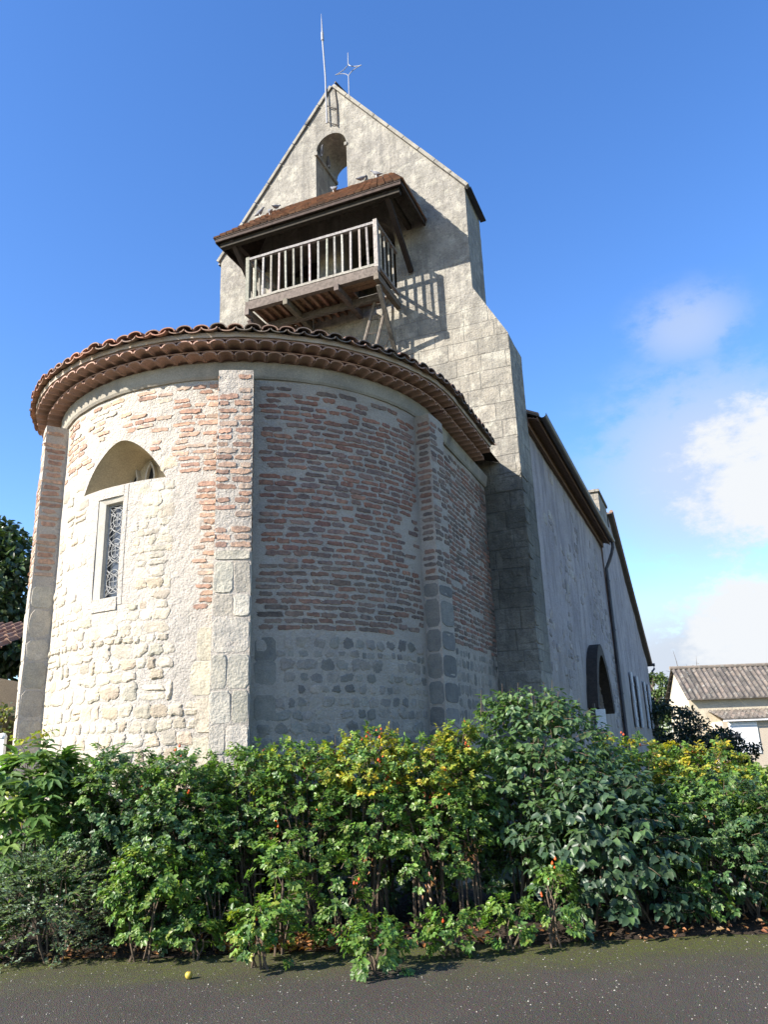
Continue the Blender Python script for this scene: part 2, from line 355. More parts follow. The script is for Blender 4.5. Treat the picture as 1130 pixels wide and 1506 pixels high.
def leafmat(name, tr=0.35, gloss=0.42):
    t = NT(name)
    c = t.mix(1.0, t.col(), t.mix(t.ramp(t.noise(40, 3, 0.6), 0.3, 0.7), (0.82, 0.82, 0.82), (1.15, 1.15, 1.1)), 'MULTIPLY')
    t.set('Base Color', c); t.set('Roughness', gloss); t.set('Specular IOR Level', 0.45)
    tl = t.N.new('ShaderNodeBsdfTranslucent'); t.L.new(t.mix(1.0, c, (1.5, 1.7, 0.7), 'MULTIPLY'), tl.inputs['Color'])
    mx = t.N.new('ShaderNodeMixShader'); mx.inputs[0].default_value = tr
    t.L.new(t.b.outputs[0], mx.inputs[1]); t.L.new(tl.outputs[0], mx.inputs[2])
    t.L.new(mx.outputs[0], t.N['Material Output'].inputs['Surface']); return t.m
M['leaf'] = leafmat('leaf'); M['leaf_dark'] = leafmat('dark_leaf', 0.2, 0.4)
M['stem'] = mat_rough('twig_bark', (0.13, 0.095, 0.065), (0.08, 0.058, 0.042), 12, 0.9, 60, 0.3, 0.004)
M['bark'] = mat_rough('trunk_bark', (0.15, 0.12, 0.095), (0.08, 0.065, 0.052), 6, 0.95, 20, 0.8, 0.03)
M['hip'] = mat_rough('rose_hip_red', (0.50, 0.045, 0.02), (0.55, 0.12, 0.02), 20, 0.35, 30, 0.05, 0.001)
def asphalt():
    t = NT('asphalt')
    base = t.mix(t.ramp(t.noise(0.7, 8, 0.6), 0.3, 0.7), (0.048, 0.041, 0.032), (0.066, 0.057, 0.046))
    ag = t.vor(150, out='Color'); base = t.mix(0.42, base, t.mix(1.0, ag, (0.10, 0.088, 0.07), 'MULTIPLY'))
    y = t.sep('Y')
    n2 = t.noise(1.3, 7, 0.65)
    moss = t.ramp(t.math('ADD', y, t.math('MULTIPLY', n2, 2.2)), 7.25, 8.35)
    fine = t.ramp(t.noise(30, 6, 0.7), 0.35, 0.6)
    base = t.mix(t.math('MULTIPLY', moss, t.math('MULTIPLY', fine, 0.9)), base, (0.070, 0.082, 0.014))
    base = t.mix(t.math('MULTIPLY', t.ramp(t.noise(2.6, 6, 0.6, vec=t.vec(loc=(4, 9, 0))), 0.55, 0.72), 0.35), base, (0.030, 0.028, 0.024))
    # pale chippings
    v = t.N.new('ShaderNodeTexVoronoi'); v.inputs['Scale'].default_value = 34; v.inputs['Randomness'].default_value = 1.0; t.L.new(t.tc.outputs['Object'], v.inputs['Vector'])
    sx = t.N.new('ShaderNodeSeparateColor'); t.L.new(v.outputs['Color'], sx.inputs[0])
    chip = t.math('MULTIPLY', t.ramp(v.outputs['Distance'], 0.13, 0.22, 1, 0), t.math('GREATER_THAN', sx.outputs[0], 0.80))
    base = t.mix(t.math('MULTIPLY', chip, 0.7), base, (0.27, 0.25, 0.22))
    t.set('Base Color', base); t.set('Roughness', 0.85); t.set('Specular IOR Level', 0.2)
    h = t.math('ADD', t.vor(130), t.math('MULTIPLY', t.noise(25, 5), 0.6)); t.set('Normal', t.bump(h, 0.8, 0.008)); return t.m
M['asphalt'] = asphalt()
M['soil'] = mat_rough('bed_soil', (0.055, 0.038, 0.026), (0.03, 0.022, 0.016), 5, 0.95, 25, 1.0, 0.04)
M['ivy_wall'] = mat_rough('mossy_rubble', (0.085, 0.08, 0.062), (0.14, 0.125, 0.09), 4, 0.95, 16, 1.0, 0.04, c3=(0.11, 0.11, 0.02), c3scale=3, c3lo=0.5, c3hi=0.65)
M['grass'] = mat_rough('rough_grass', (0.07, 0.095, 0.025), (0.10, 0.11, 0.04), 3, 0.95, 20, 1.0, 0.05)

# ------------------------------------------------------------------ ground
g = MB(); g.face([(-300, -60, 0), (300, -60, 0), (300, 700, 0), (-300, 700, 0)])
g.build('ground', M['asphalt'])['kind'] = 'structure'
g = MB()
nx, ny = 90, 14
grid = [[g.pt((x, 7.35 + j * (2.6) / ny + 0.12 * noise.noise((x * 1.3, 0, 0)) * (1 if j == 0 else 0) , (0.004 if j in (0, ny) else 0.05 + 0.05 * noise.noise((x * 2.1, j * 0.7, 3)))))
         for x in [-4.6 + 9.6 * i / nx for i in range(nx + 1)]] for j in range(ny + 1)]
for j in range(ny):
    for i in range(nx): g.f.append([grid[j][i], grid[j][i + 1], grid[j + 1][i + 1], grid[j + 1][i]])
g.build('flower_bed_soil', M['soil'], smooth=True)['kind'] = 'structure'

# ------------------------------------------------------------------ church
church = empty('church', wpos(0, 0, 0), 'old stone and brick church with round apse, triangular bell gable and long plastered nave', 'church', rotz=-YAW)
RA = 2.97
SEND = RA * math.pi / 2               # arc length where the straight chancel sides begin
def rough_off(s, z):
    return 0.016 * noise.noise((s * 0.9, z * 0.9, 2.0)) + 0.007 * noise.noise((s * 3.3, z * 3.3, 5.0))
def AP(s, z, off=0.0, rough=True):
    o = off + (rough_off(s, z) if rough else 0.0)
    if abs(s) <= SEND:
        a = s / RA; return Vector(((RA + o) * math.sin(a), -(RA + o) * math.cos(a), z))
    sg = 1 if s > 0 else -1
    return Vector((sg * (RA + o), abs(s) - SEND, z))
def wall_columns(mb, xs, lo, hi, holes, mp, dz=0.16, col=None):
    eps = 1e-4
    for a, b in zip(xs[:-1], xs[1:]):
        if b - a < 2e-4: continue
        ia = [lo(a + eps)] + [q for h in holes(a + eps) for q in h] + [hi(a + eps)]
        ib = [lo(b - eps)] + [q for h in holes(b - eps) for q in h] + [hi(b - eps)]
        if len(ia) != len(ib): continue
        for k in range(0, len(ia), 2):
            n = max(1, int(max(ia[k + 1] - ia[k], ib[k + 1] - ib[k]) / dz))
            pa = [mb.pt(mp(a, ia[k] + (ia[k + 1] - ia[k]) * j / n), col) for j in range(n + 1)]
            pb = [mb.pt(mp(b, ib[k] + (ib[k + 1] - ib[k]) * j / n), col) for j in range(n + 1)]
            for j in range(n): mb.f.append([pa[j], pb[j], pb[j + 1], pa[j + 1]])
TH = lambda d: R_(d) * RA             # degrees on the apse -> arc length
# blocked pointed arch (A) and the slit window (Wn) below it
A0, A1, AZ = TH(-18.6), TH(8.9), 4.95
AM = (A0 + A1) / 2; AH = 0.61
def arch_top(s):
    u = abs(s - AM) / ((A1 - A0) / 2)
    return AZ + AH * max(0.0, (1 - u ** 1.75)) ** 0.92
W0, W1, WZ0, WZ1 = TH(-11.3), TH(-2.9), 3.50, 4.80
def apse_holes(s):
    h = []
    if W0 < s < W1: h.append((WZ0, WZ1))
    if A0 < s < A1: h.append((AZ, arch_top(s)))
    return h
SMAX = SEND + GY
xs = sorted(set([round(-SMAX + 2 * SMAX * i / 190, 5) for i in range(191)] + [A0, A1, W0, W1] + [A0 + (A1 - A0) * i / 40 for i in range(41)]))
mb = MB()
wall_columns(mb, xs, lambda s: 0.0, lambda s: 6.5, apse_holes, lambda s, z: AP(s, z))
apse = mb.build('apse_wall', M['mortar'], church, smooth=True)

# niche behind the pointed arch
mb = MB(); D = 0.55
out = [(A0 + (A1 - A0) * i / 40, arch_top(A0 + (A1 - A0) * i / 40)) for i in range(41)]
def inner(s, z):                      # narrower towards the back
    k = 0.80; return AP(AM + (s - AM) * k, AZ + (z - AZ) * 0.86, -D, False)
for (s0, z0), (s1, z1) in zip(out[:-1], out[1:]):
    mb.face([AP(s0, z0), AP(s1, z1), inner(s1, z1), inner(s0, z0)])
    mb.face([inner(s0, z0), inner(s1, z1), inner(s1, AZ), inner(s0, AZ)])
    mb.face([AP(s0, AZ), inner(s0, AZ), inner(s1, AZ), AP(s1, AZ)])
niche = mb.build('arched_niche', M['niche'], apse)
for c_ in (-0.32, 0.05):               # twin lancet tops of the old window at the back of the niche
    s0 = AM + c_
    prof = [(-0.075, 0), (-0.075, 0.08), (-0.045, 0.17), (0, 0.235), (0.045, 0.17), (0.075, 0.08), (0.075, 0)]
    P = [AP(s0 + dx, AZ + 0.20 + dz, -D + 0.012, False) for dx, dz in prof]
    mb = MB(); mb.face(P)
    mb.build('lancet_light', M['black'], niche)
for c_ in (-0.32, 0.05):
    s0 = AM + c_; mb = MB()
    prof = [(-0.10, 0), (-0.10, 0.09), (-0.06, 0.205), (0, 0.28), (0.06, 0.205), (0.10, 0.09), (0.10, 0)]
    pr2 = [(x * 0.74, z * 0.84) for x, z in prof]
    for k in range(6):
        a, b = prof[k], prof[k + 1]; c, d = pr2[k], pr2[k + 1]
        q = lambda p, o: AP(s0 + p[0], AZ + 0.20 + p[1], -D + o, False)
        mb.face([q(a, 0.06), q(b, 0.06), q(d, 0.06), q(c, 0.06)]); mb.face([q(c, 0.06), q(d, 0.06), q(d, 0.01), q(c, 0.01)]); mb.face([q(a, 0.0), q(b, 0.0), q(b, 0.06), q(a, 0.06)])
    mb.build('lancet_surround', M['smooth_stone'], niche)

# slit window: deep splayed stone reveal, leaded grille
mb = MB(); WD = 0.12
i0, i1, j0, j1 = W0 + 0.100, W1 - 0.03, WZ0 + 0.02, WZ1 - 0.07
O4 = [AP(W0, WZ0), AP(W1, WZ0), AP(W1, WZ1), AP(W0, WZ1)]; I4 = [AP(i0, j0, -WD, False), AP(i1, j0, -WD, False), AP(i1, j1, -WD, False), AP(i0, j1, -WD, False)]
C4 = [AP(a, b, -0.032, False) for a, b in ((W0 + 0.092, WZ0 + 0.015), (W1 - 0.025, WZ0 + 0.015), (W1 - 0.025, WZ1 - 0.06), (W0 + 0.092, WZ1 - 0.06))]
for k in range(4): mb.face([O4[k], O4[(k + 1) % 4], C4[(k + 1) % 4], C4[k]]); mb.face([C4[k], C4[(k + 1) % 4], I4[(k + 1) % 4], I4[k]])
win = mb.build('window_reveal', M['smooth_stone'], apse)
mb = MB(); mb.face(I4); mb.build('window_glass', M['glass'], win)
mb = MB()
def gp(u, v): return AP(i0 + (i1 - i0) * u, j0 + (j1 - j0) * v, -WD + 0.03, False)
def gbar(pts, r=0.0048): mb.tube([gp(u, v) for u, v in pts], r, 4)
asp = (j1 - j0) / (i1 - i0)
gbar([(0.02, 0), (0.02, 1)], 0.009); gbar([(0.98, 0), (0.98, 1)], 0.009); gbar([(0, 0.004), (1, 0.004)], 0.009); gbar([(0, 0.996), (1, 0.996)], 0.009)
for cv in (0.17, 0.50, 0.83):
    for rr in (0.24, 0.40):
        gbar([(0.5 + rr * math.cos(a), cv + rr * math.sin(a) / asp * 1.25) for a in [2 * math.pi * k / 20 for k in range(21)]])
    gbar([(0.26, cv), (0.74, cv)]); gbar([(0.5, cv - 0.3 / asp), (0.5, cv + 0.3 / asp)])
    for sg in (-1, 1):
        gbar([(0.5 - sg * 0.48, cv - 0.15), (0.5 - sg * 0.1, cv - 0.045)]); gbar([(0.5 + sg * 0.48, cv + 0.15), (0.5 + sg * 0.1, cv + 0.045)])
        gbar([(0.5 - sg * 0.48, cv - 0.10), (0.5 - sg * 0.28, cv - 0.05)]); gbar([(0.5 + sg * 0.48, cv + 0.10), (0.5 + sg * 0.28, cv + 0.05)])
for k in range(7):
    v = 0.02 + k / 6.5
    gbar([(0.02, v), (0.98, min(0.99, v + 0.13))]); gbar([(0.98, v), (0.02, min(0.99, v + 0.13))])
mb.build('window_grille', M['grille'], win)
# dressed stone frame round the slit (3 mm proud)
mb = MB()
def ring_patch(s0, s1, z0, z1, off=0.006, ns=6):
    for i in range(ns):
        a = s0 + (s1 - s0) * i / ns; b = s0 + (s1 - s0) * (i + 1) / ns
        nz = max(1, int((z1 - z0) / 0.16)); ed = 0.012
        for j in range(nz):
            c = z0 + (z1 - z0) * j / nz; d = z0 + (z1 - z0) * (j + 1) / nz
            mb.face([AP(a, c, off), AP(b, c, off), AP(b, d, off), AP(a, d, off)])
    mb.face([AP(s0, z0, -0.02), AP(s0, z0, off), AP(s0, z1, off), AP(s0, z1, -0.02)]); mb.face([AP(s1, z0, -0.02), AP(s1, z0, off), AP(s1, z1, off), AP(s1, z1, -0.02)])
    mb.face([AP(s0, z1, -0.02), AP(s1, z1, -0.02), AP(s1, z1, off), AP(s0, z1, off)]); mb.face([AP(s0, z0, -0.02), AP(s1, z0, -0.02), AP(s1, z0, off), AP(s0, z0, off)])
ring_patch(W0 - 0.07, W0 - 0.002, WZ0 - 0.10, AZ - 0.012, 0.008); ring_patch(W1 + 0.002, W1 + 0.07, WZ0 - 0.10, AZ - 0.012, 0.006)
ring_patch(W0, W1, WZ1 + 0.002, AZ - 0.012, 0.010); ring_patch(W0, W1, WZ0 - 0.16, WZ0 - 0.002, 0.016)
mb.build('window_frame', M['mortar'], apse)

# ---- stones and bricks laid into the mortar: real, irregular pieces
def blob_piece(mb, mp, u, v, w, h, hgt, ex=4.0, n=14, jit=0.12, col=(1, 1, 1), dome=0.0, rim=0.007, cj_=0.0):
    tilt = random.uniform(-0.04, 0.04); outl = []
    cr_ = [(random.uniform(-cj_, cj_) * w, random.uniform(-cj_, cj_) * h) for _ in range(4)]
    sx_, sy_ = random.uniform(0, 90), random.uniform(0, 90)
    for k in range(n):
        a = 2 * math.pi * (k + 0.5) / n; ca, sa = math.cos(a), math.sin(a)
        if w > 2.2 * h:                       # spread the points along the long sides
            a2 = math.atan2(sa * h, ca * w * 0.6) if False else a
        r = (abs(ca) ** ex + abs(sa) ** ex) ** (-1.0 / ex)
        x, y = ca * r, sa * r
        if cj_:
            wts = ((1 - x) * (1 - y) / 4, (1 + x) * (1 - y) / 4, (1 + x) * (1 + y) / 4, (1 - x) * (1 + y) / 4)
            ox = sum(q * c[0] for q, c in zip(wts, cr_)); oy = sum(q * c[1] for q, c in zip(wts, cr_))
        else: ox = oy = 0.0
        m = min(w, h); x = x * w / 2 + ox; y = y * h / 2 + oy
        f = 9.0 / max(0.05, m) * 0.12
        x += jit * m * (0.9 * noise.noise((x * f * 6 + sx_, y * f * 6, sy_)) + random.uniform(-0.25, 0.25)); y += jit * m * (0.9 * noise.noise((x * f * 6 + sy_, y * f * 6, sx_)) + random.uniform(-0.25, 0.25))
        outl.append((x - y * tilt, y + x * tilt))
    gx_, gy_ = random.uniform(-0.06, 0.06), random.uniform(-0.06, 0.06)
    edge = [mb.pt(mp(u + x + math.copysign(rim, x), v + y + math.copysign(rim, y), -0.007), col) for x, y in outl]
    top = [mb.pt(mp(u + x * 0.97, v + y * 0.97, hgt * (1 if not dome else 0.7) + x * gx_ * 0.5 + y * gy_ * 0.5), col) for x, y in outl]
    for k in range(n): mb.f.append([edge[k], edge[(k + 1) % n], top[(k + 1) % n], top[k]])
    if dome:
        t2 = [mb.pt(mp(u + x * 0.66, v + y * 0.66, hgt * (1 + dome) + x * gx_ + y * gy_ + random.uniform(-0.1, 0.1) * hgt), col) for x, y in outl]
        for k in range(n): mb.f.append([top[k], top[(k + 1) % n], t2[(k + 1) % n], t2[k]])
        mb.f.append(t2)
    else:
        mb.f.append(top)
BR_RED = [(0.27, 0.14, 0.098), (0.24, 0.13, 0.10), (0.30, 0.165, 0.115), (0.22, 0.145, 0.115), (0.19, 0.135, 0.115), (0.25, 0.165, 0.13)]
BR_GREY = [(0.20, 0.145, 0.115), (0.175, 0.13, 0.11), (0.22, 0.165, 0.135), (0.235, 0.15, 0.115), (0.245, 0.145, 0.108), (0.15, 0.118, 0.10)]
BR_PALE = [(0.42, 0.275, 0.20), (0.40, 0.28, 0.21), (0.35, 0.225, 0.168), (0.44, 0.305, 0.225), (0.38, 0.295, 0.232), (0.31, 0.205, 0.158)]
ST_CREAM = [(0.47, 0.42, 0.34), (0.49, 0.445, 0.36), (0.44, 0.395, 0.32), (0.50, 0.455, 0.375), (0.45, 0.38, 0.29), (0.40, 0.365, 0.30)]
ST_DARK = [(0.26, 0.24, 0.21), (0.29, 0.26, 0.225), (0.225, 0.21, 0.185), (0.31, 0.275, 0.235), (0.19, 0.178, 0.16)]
PILS = [(-44.0, -35.2), (22.6, 30.2), (80.2, 88.4)]
PT = 6.215
def in_pil(s, pad=0.0):
    for a, b in PILS:
        if TH(a) - pad < s < TH(b) + pad: return True
    return False
def near_opening(s, z, w):
    if A0 - 0.07 - w < s < A1 + 0.07 + w and AZ - 0.03 < z < (arch_top(min(max(s, A0), A1)) + 0.12): return True
    if W0 - 0.13 - w < s < W1 + 0.13 + w and WZ0 - 0.2 < z < AZ: return True
    return False
def course_bricks(mb, s0, s1, z0, z1, pal, mp=None, keep=1.0, ch=0.080, bw=(0.13, 0.30), bh=(0.042, 0.058), gap=(0.018, 0.045), skip=None, hgt=(0.005, 0.011)):
    mp = mp or (lambda u, v, o: AP(u, v, o))
    z = z0 + 0.05; row = 0
    while z < z1 - 0.03:
        s = s0 + random.uniform(0, 0.15)
        while s < s1 - 0.06:
            w = random.uniform(*bw); w = min(w, s1 - s - 0.015)
            if w < 0.07: break
            u = s + w / 2; dz = 0.02 * noise.noise((u * 0.7, z * 0.5, 9)) + random.uniform(-0.006, 0.006)
            k = keep(u, z) if callable(keep) else keep
            if random.random() < k and not (skip and skip(u, z, w / 2)):
                pl = pal(u, z) if callable(pal) else pal
                blob_piece(mb, mp, u, z + dz, w, random.uniform(*bh), random.uniform(*hgt), ex=6.0, n=26, jit=0.30, col=pick(pl), rim=0.003, cj_=0.10)
            s += w + random.uniform(*gap)
        z += ch * random.uniform(0.93, 1.07); row += 1
def rubble(mb, s0, s1, z0, z1, pal, rh=(0.11, 0.22), ar=(0.8, 1.7), hgt=(0.006, 0.02), gap=0.03, keep=1.0, skip=None, dome=0.35, ex=3.4, jit=0.14, mp=None):
    mp = mp or (lambda u, v, o: AP(u, v, o))
    z = z0
    while z < z1 - 0.05:
        h = random.uniform(*rh); h = min(h, z1 - z)
        if h < 0.05: break
        s = s0 + random.uniform(0, 0.06)
        while s < s1 - 0.06:
            w = h * random.uniform(*ar); w = min(w, s1 - s - 0.01)
            if w < 0.05: break
            u, v = s + w / 2, z + h / 2 + 0.025 * noise.noise((s * 1.5, z, 4))
            k = keep(u, v) if callable(keep) else keep
            if random.random() < k and not (skip and skip(u, v, w / 2)):
                pl = pal(u, v) if callable(pal) else pal
                if h > 0.15 and random.random() < 0.22:
                    blob_piece(mb, mp, u, v - h * 0.24, w, h * 0.42, random.uniform(*hgt), ex, 18, jit, pick(pl), dome, 0.004, 0.16)
                    blob_piece(mb, mp, u, v + h * 0.24, w * 0.9, h * 0.40, random.uniform(*hgt), ex, 18, jit, pick(pl), dome, 0.004, 0.16)
                else:
                    blob_piece(mb, mp, u, v, w * 1.04, h * random.uniform(0.88, 1.06), random.uniform(*hgt), ex, 22, jit, pick(pl), dome, 0.005, 0.18)
            s += w + random.uniform(0.5, 1.5) * gap
        z += h + random.uniform(0.6, 1.3) * gap
nf = lambda u, z, f=1.0, o=0.0: noise.noise((u * f + o, z * f, o))
mb = MB()
# shaded side between the pilasters and on the chancel flank
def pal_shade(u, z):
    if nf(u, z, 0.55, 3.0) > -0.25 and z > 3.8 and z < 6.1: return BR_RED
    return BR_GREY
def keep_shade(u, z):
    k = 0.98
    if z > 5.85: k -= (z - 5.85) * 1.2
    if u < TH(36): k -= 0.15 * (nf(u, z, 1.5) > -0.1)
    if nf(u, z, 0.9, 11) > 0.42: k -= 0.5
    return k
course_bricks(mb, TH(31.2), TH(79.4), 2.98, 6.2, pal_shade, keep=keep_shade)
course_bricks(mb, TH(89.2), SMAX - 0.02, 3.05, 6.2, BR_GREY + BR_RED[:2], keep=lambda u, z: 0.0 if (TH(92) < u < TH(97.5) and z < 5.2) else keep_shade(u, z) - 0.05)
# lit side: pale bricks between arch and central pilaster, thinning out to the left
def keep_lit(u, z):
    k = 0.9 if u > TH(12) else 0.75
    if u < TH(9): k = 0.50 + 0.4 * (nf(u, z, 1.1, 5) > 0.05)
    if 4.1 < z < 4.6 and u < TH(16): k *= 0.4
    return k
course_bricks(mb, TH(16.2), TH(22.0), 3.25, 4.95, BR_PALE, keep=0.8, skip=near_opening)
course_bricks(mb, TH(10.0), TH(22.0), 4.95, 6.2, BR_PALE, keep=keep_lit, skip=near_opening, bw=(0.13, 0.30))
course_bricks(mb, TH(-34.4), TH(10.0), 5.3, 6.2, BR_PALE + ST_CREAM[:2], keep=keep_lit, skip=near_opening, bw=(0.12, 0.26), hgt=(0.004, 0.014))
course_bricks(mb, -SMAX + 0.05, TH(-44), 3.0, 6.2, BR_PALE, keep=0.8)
bo = mb.build('wall_brick', M['brick'], apse)
mb = MB()
plain_strip = lambda u, z: TH(11.6) < u < TH(16.0) and 2.35 < z < 4.9
sk = lambda u, z, w: near_opening(u, z, w) or plain_strip(u, z)
rubble(mb, TH(-34.4), TH(11.4), 3.0, 5.25, ST_CREAM, rh=(0.06, 0.17), ar=(0.8, 2.2), hgt=(0.003, 0.013), gap=0.018, keep=lambda u, z: 0.92 if (u > TH(-3) or z < 3.5) else 0.5, skip=sk, jit=0.20, ex=4.5, dome=0.3)
rubble(mb, TH(-34.4), TH(13.0), 2.25, 3.0, ST_CREAM, rh=(0.075, 0.19), ar=(0.8, 1.9), hgt=(0.004, 0.018), gap=0.020, keep=0.94, skip=sk, jit=0.20, ex=4.0, dome=0.3)
rubble(mb, TH(-34.4), TH(19.0), 0.1, 2.25, ST_CREAM, rh=(0.10, 0.165), ar=(0.7, 1.5), hgt=(0.006, 0.016), gap=0.026, keep=0.98, jit=0.17, ex=4.6, dome=0.25)
rubble(mb, -SMAX + 0.05, TH(-44), 0.1, 2.95, ST_CREAM, rh=(0.13, 0.2), keep=0.9)
# squared blocks bonded into the pilaster
for k, z in enumerate((0.3, 0.75, 1.2, 1.62, 2.05, 2.46, 2.85)):
    blob_piece(mb, lambda u, v, o: AP(u, v, o), TH(19.6 if k % 2 else 20.2), z, 0.26 if k % 2 else 0.2, 0.38, 0.008, 9, 16, 0.03, jcol((0.46, 0.42, 0.34)), 0, 0.004)
for z in (2.1, 2.5, 2.76):
    blob_piece(mb, lambda u, v, o: AP(u, v, o), TH(33.5), z, 0.25, 0.3, 0.004, 9, 16, 0.03, jcol((0.23, 0.215, 0.19)), 0, 0.004)
# shaded rubble, nearly flush and smeared with mortar
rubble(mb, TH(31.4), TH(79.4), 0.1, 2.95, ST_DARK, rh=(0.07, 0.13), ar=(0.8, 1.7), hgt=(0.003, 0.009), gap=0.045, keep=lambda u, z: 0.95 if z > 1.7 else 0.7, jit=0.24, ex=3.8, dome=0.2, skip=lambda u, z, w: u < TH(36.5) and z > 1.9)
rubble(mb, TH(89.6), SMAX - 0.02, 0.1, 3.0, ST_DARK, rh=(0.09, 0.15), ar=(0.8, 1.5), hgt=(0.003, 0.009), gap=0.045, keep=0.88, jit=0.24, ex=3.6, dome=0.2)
so_ = mb.build('wall_stone', M['stone'], apse, smooth=False)

# ---- pilasters
for pi_, (d0, d1) in enumerate(PILS):
    mb = MB(); a0, a1 = TH(d0), TH(d1); PR = (0.30, 0.265, 0.24)[pi_]
    def foot(z): return 0.02 * max(0.0, 2.2 - z)
    nz = 44; ns = 4
    def PP(u, v, o=0.0): return AP(u, v, PR + foot(v) + o)
    zs = [PT * j / nz for j in range(nz + 1)]
    for j in range(nz):
        for i in range(ns):
            u0 = a0 + (a1 - a0) * i / ns; u1 = a0 + (a1 - a0) * (i + 1) / ns
            mb.face([PP(u0, zs[j]), PP(u1, zs[j]), PP(u1, zs[j + 1]), PP(u0, zs[j + 1])])
        for u in (a0, a1):
            for q in range(2):
                f0, f1 = q / 2, (q + 1) / 2
                q0 = lambda f, z: AP(u, z, -0.03 + (PR + foot(z) + 0.03) * f)
                mb.face([q0(f0, zs[j]), q0(f1, zs[j]), q0(f1, zs[j + 1]), q0(f0, zs[j + 1])])
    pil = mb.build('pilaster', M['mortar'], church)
    brk = 3.9 if pi_ < 2 else 3.75
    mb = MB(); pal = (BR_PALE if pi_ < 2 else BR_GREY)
    z = brk + 0.06
    while z < PT - 0.05:
        cut = random.choice([0.38, 0.5, 0.62, 0.55, 0.45, 1.0])
        segs = [(a0 + 0.012, a0 + (a1 - a0) * cut - 0.02), (a0 + (a1 - a0) * cut + 0.02, a1 - 0.012)] if cut < 1 else [(a0 + 0.012, a1 - 0.012)]
        for (u0, u1) in segs:
            if random.random() < (0.9 if z < PT - 0.35 else 0.4): blob_piece(mb, PP, (u0 + u1) / 2, z + random.uniform(-0.006, 0.006), (u1 - u0) * random.uniform(0.86, 1.04), random.uniform(0.050, 0.066), random.uniform(0.004, 0.010), 6, 24, 0.28, pick(pal), rim=0.003, cj_=0.1)
        for u, sg in ((a0, -1), (a1, 1)):
            mp = lambda f, v, o, u=u, sg=sg: AP(u + sg * o, v, f)
            if random.random() < 0.85: blob_piece(mb, mp, PR * 0.55, z, PR * random.uniform(0.6, 0.95), 0.055, 0.007, 6, 18, 0.26, pick(pal), rim=0.003, cj_=0.1)
        z += 0.090 * random.uniform(0.94, 1.06)
    mb.build('pilaster_brick', M['brick'], pil)
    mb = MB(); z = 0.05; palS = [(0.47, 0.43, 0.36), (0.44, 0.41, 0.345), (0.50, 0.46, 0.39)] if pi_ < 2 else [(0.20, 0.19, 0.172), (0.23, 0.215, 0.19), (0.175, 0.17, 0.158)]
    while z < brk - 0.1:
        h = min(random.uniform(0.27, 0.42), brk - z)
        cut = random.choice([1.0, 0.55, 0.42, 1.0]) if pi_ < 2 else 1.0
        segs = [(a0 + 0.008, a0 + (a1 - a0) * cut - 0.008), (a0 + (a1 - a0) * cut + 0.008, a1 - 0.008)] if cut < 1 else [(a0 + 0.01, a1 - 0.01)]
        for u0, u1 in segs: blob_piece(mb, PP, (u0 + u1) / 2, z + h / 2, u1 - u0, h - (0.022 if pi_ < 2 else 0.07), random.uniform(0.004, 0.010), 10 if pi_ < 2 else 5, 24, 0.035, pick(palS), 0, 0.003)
        for u, sg in ((a0, -1), (a1, 1)):
            mp = lambda f, v, o, u=u, sg=sg: AP(u + sg * o, v, f)
            blob_piece(mb, mp, (PR + 0.0) * 0.5, z + h / 2, PR * 0.9, h - 0.03, 0.005, 9, 16, 0.04, pick(palS), 0, 0.003)
        z += h
    mb.build('pilaster_stone', M['stone'], pil)

# ---- cornice and eaves
RSTOP = 2.16                          # the right-hand eave stops just short of the gable wall
def stations(step, r_ref, half=0.0, left_to=GY - 0.02, right_to=RSTOP):
    out = []; na = int(round(math.pi * r_ref / step)); da = math.pi / na
    for k in range(na + 1):
        a = -math.pi / 2 + da * (k + half)
        if a > math.pi / 2 + 1e-6: continue
        out.append((Vector((0, 0, 0)), Vector((math.sin(a), -math.cos(a), 0)), da / 2, 0))
    y = step * (0.5 if half == 0 else 1.0)
    while y < max(left_to, right_to):
        if y < right_to: out.append((Vector((0, y, 0)), Vector((1, 0, 0)), step / 2 / r_ref, 1))
        if y < left_to: out.append((Vector((0, y, 0)), Vector((-1, 0, 0)), step / 2 / r_ref, 1))
        y += step
    return out
def path_ring(n_arc=96, right_to=GY, left_to=GY):
    P = [(Vector((0, left_to, 0)), Vector((-1, 0, 0)))]
    for k in range(n_arc + 1):
        a = -math.pi / 2 + math.pi * k / n_arc; P.append((Vector((0, 0, 0)), Vector((math.sin(a), -math.cos(a), 0))))
    P.append((Vector((0, right_to, 0)), Vector((1, 0, 0)))); return P
def ring_band(mb, prof, right_to=GY, left_to=GY, close=True, jit=0.0):
    P = path_ring(96, right_to, left_to); rows = []
    for c, d in P:
        j = random.uniform(-jit, jit)
        rows.append([mb.pt(c + d * (r + j) + Vector((0, 0, z + j))) for r, z in prof])
    for a, b in zip(rows[:-1], rows[1:]):
        for k in range(len(prof)):
            k2 = (k + 1) % len(prof); mb.f.append([a[k], b[k], b[k2], a[k2]])
    mb.f.append(rows[0][::-1]); mb.f.append(rows[-1])
mb = MB(); ring_band(mb, [(2.90, 6.22), (2.995, 6.22), (3.015, 6.25), (3.045, 6.425), (2.90, 6.425)], right_to=GY - 0.01, left_to=GY - 0.01, jit=0.003)
mb.build('cornice', M['cornice'], church)
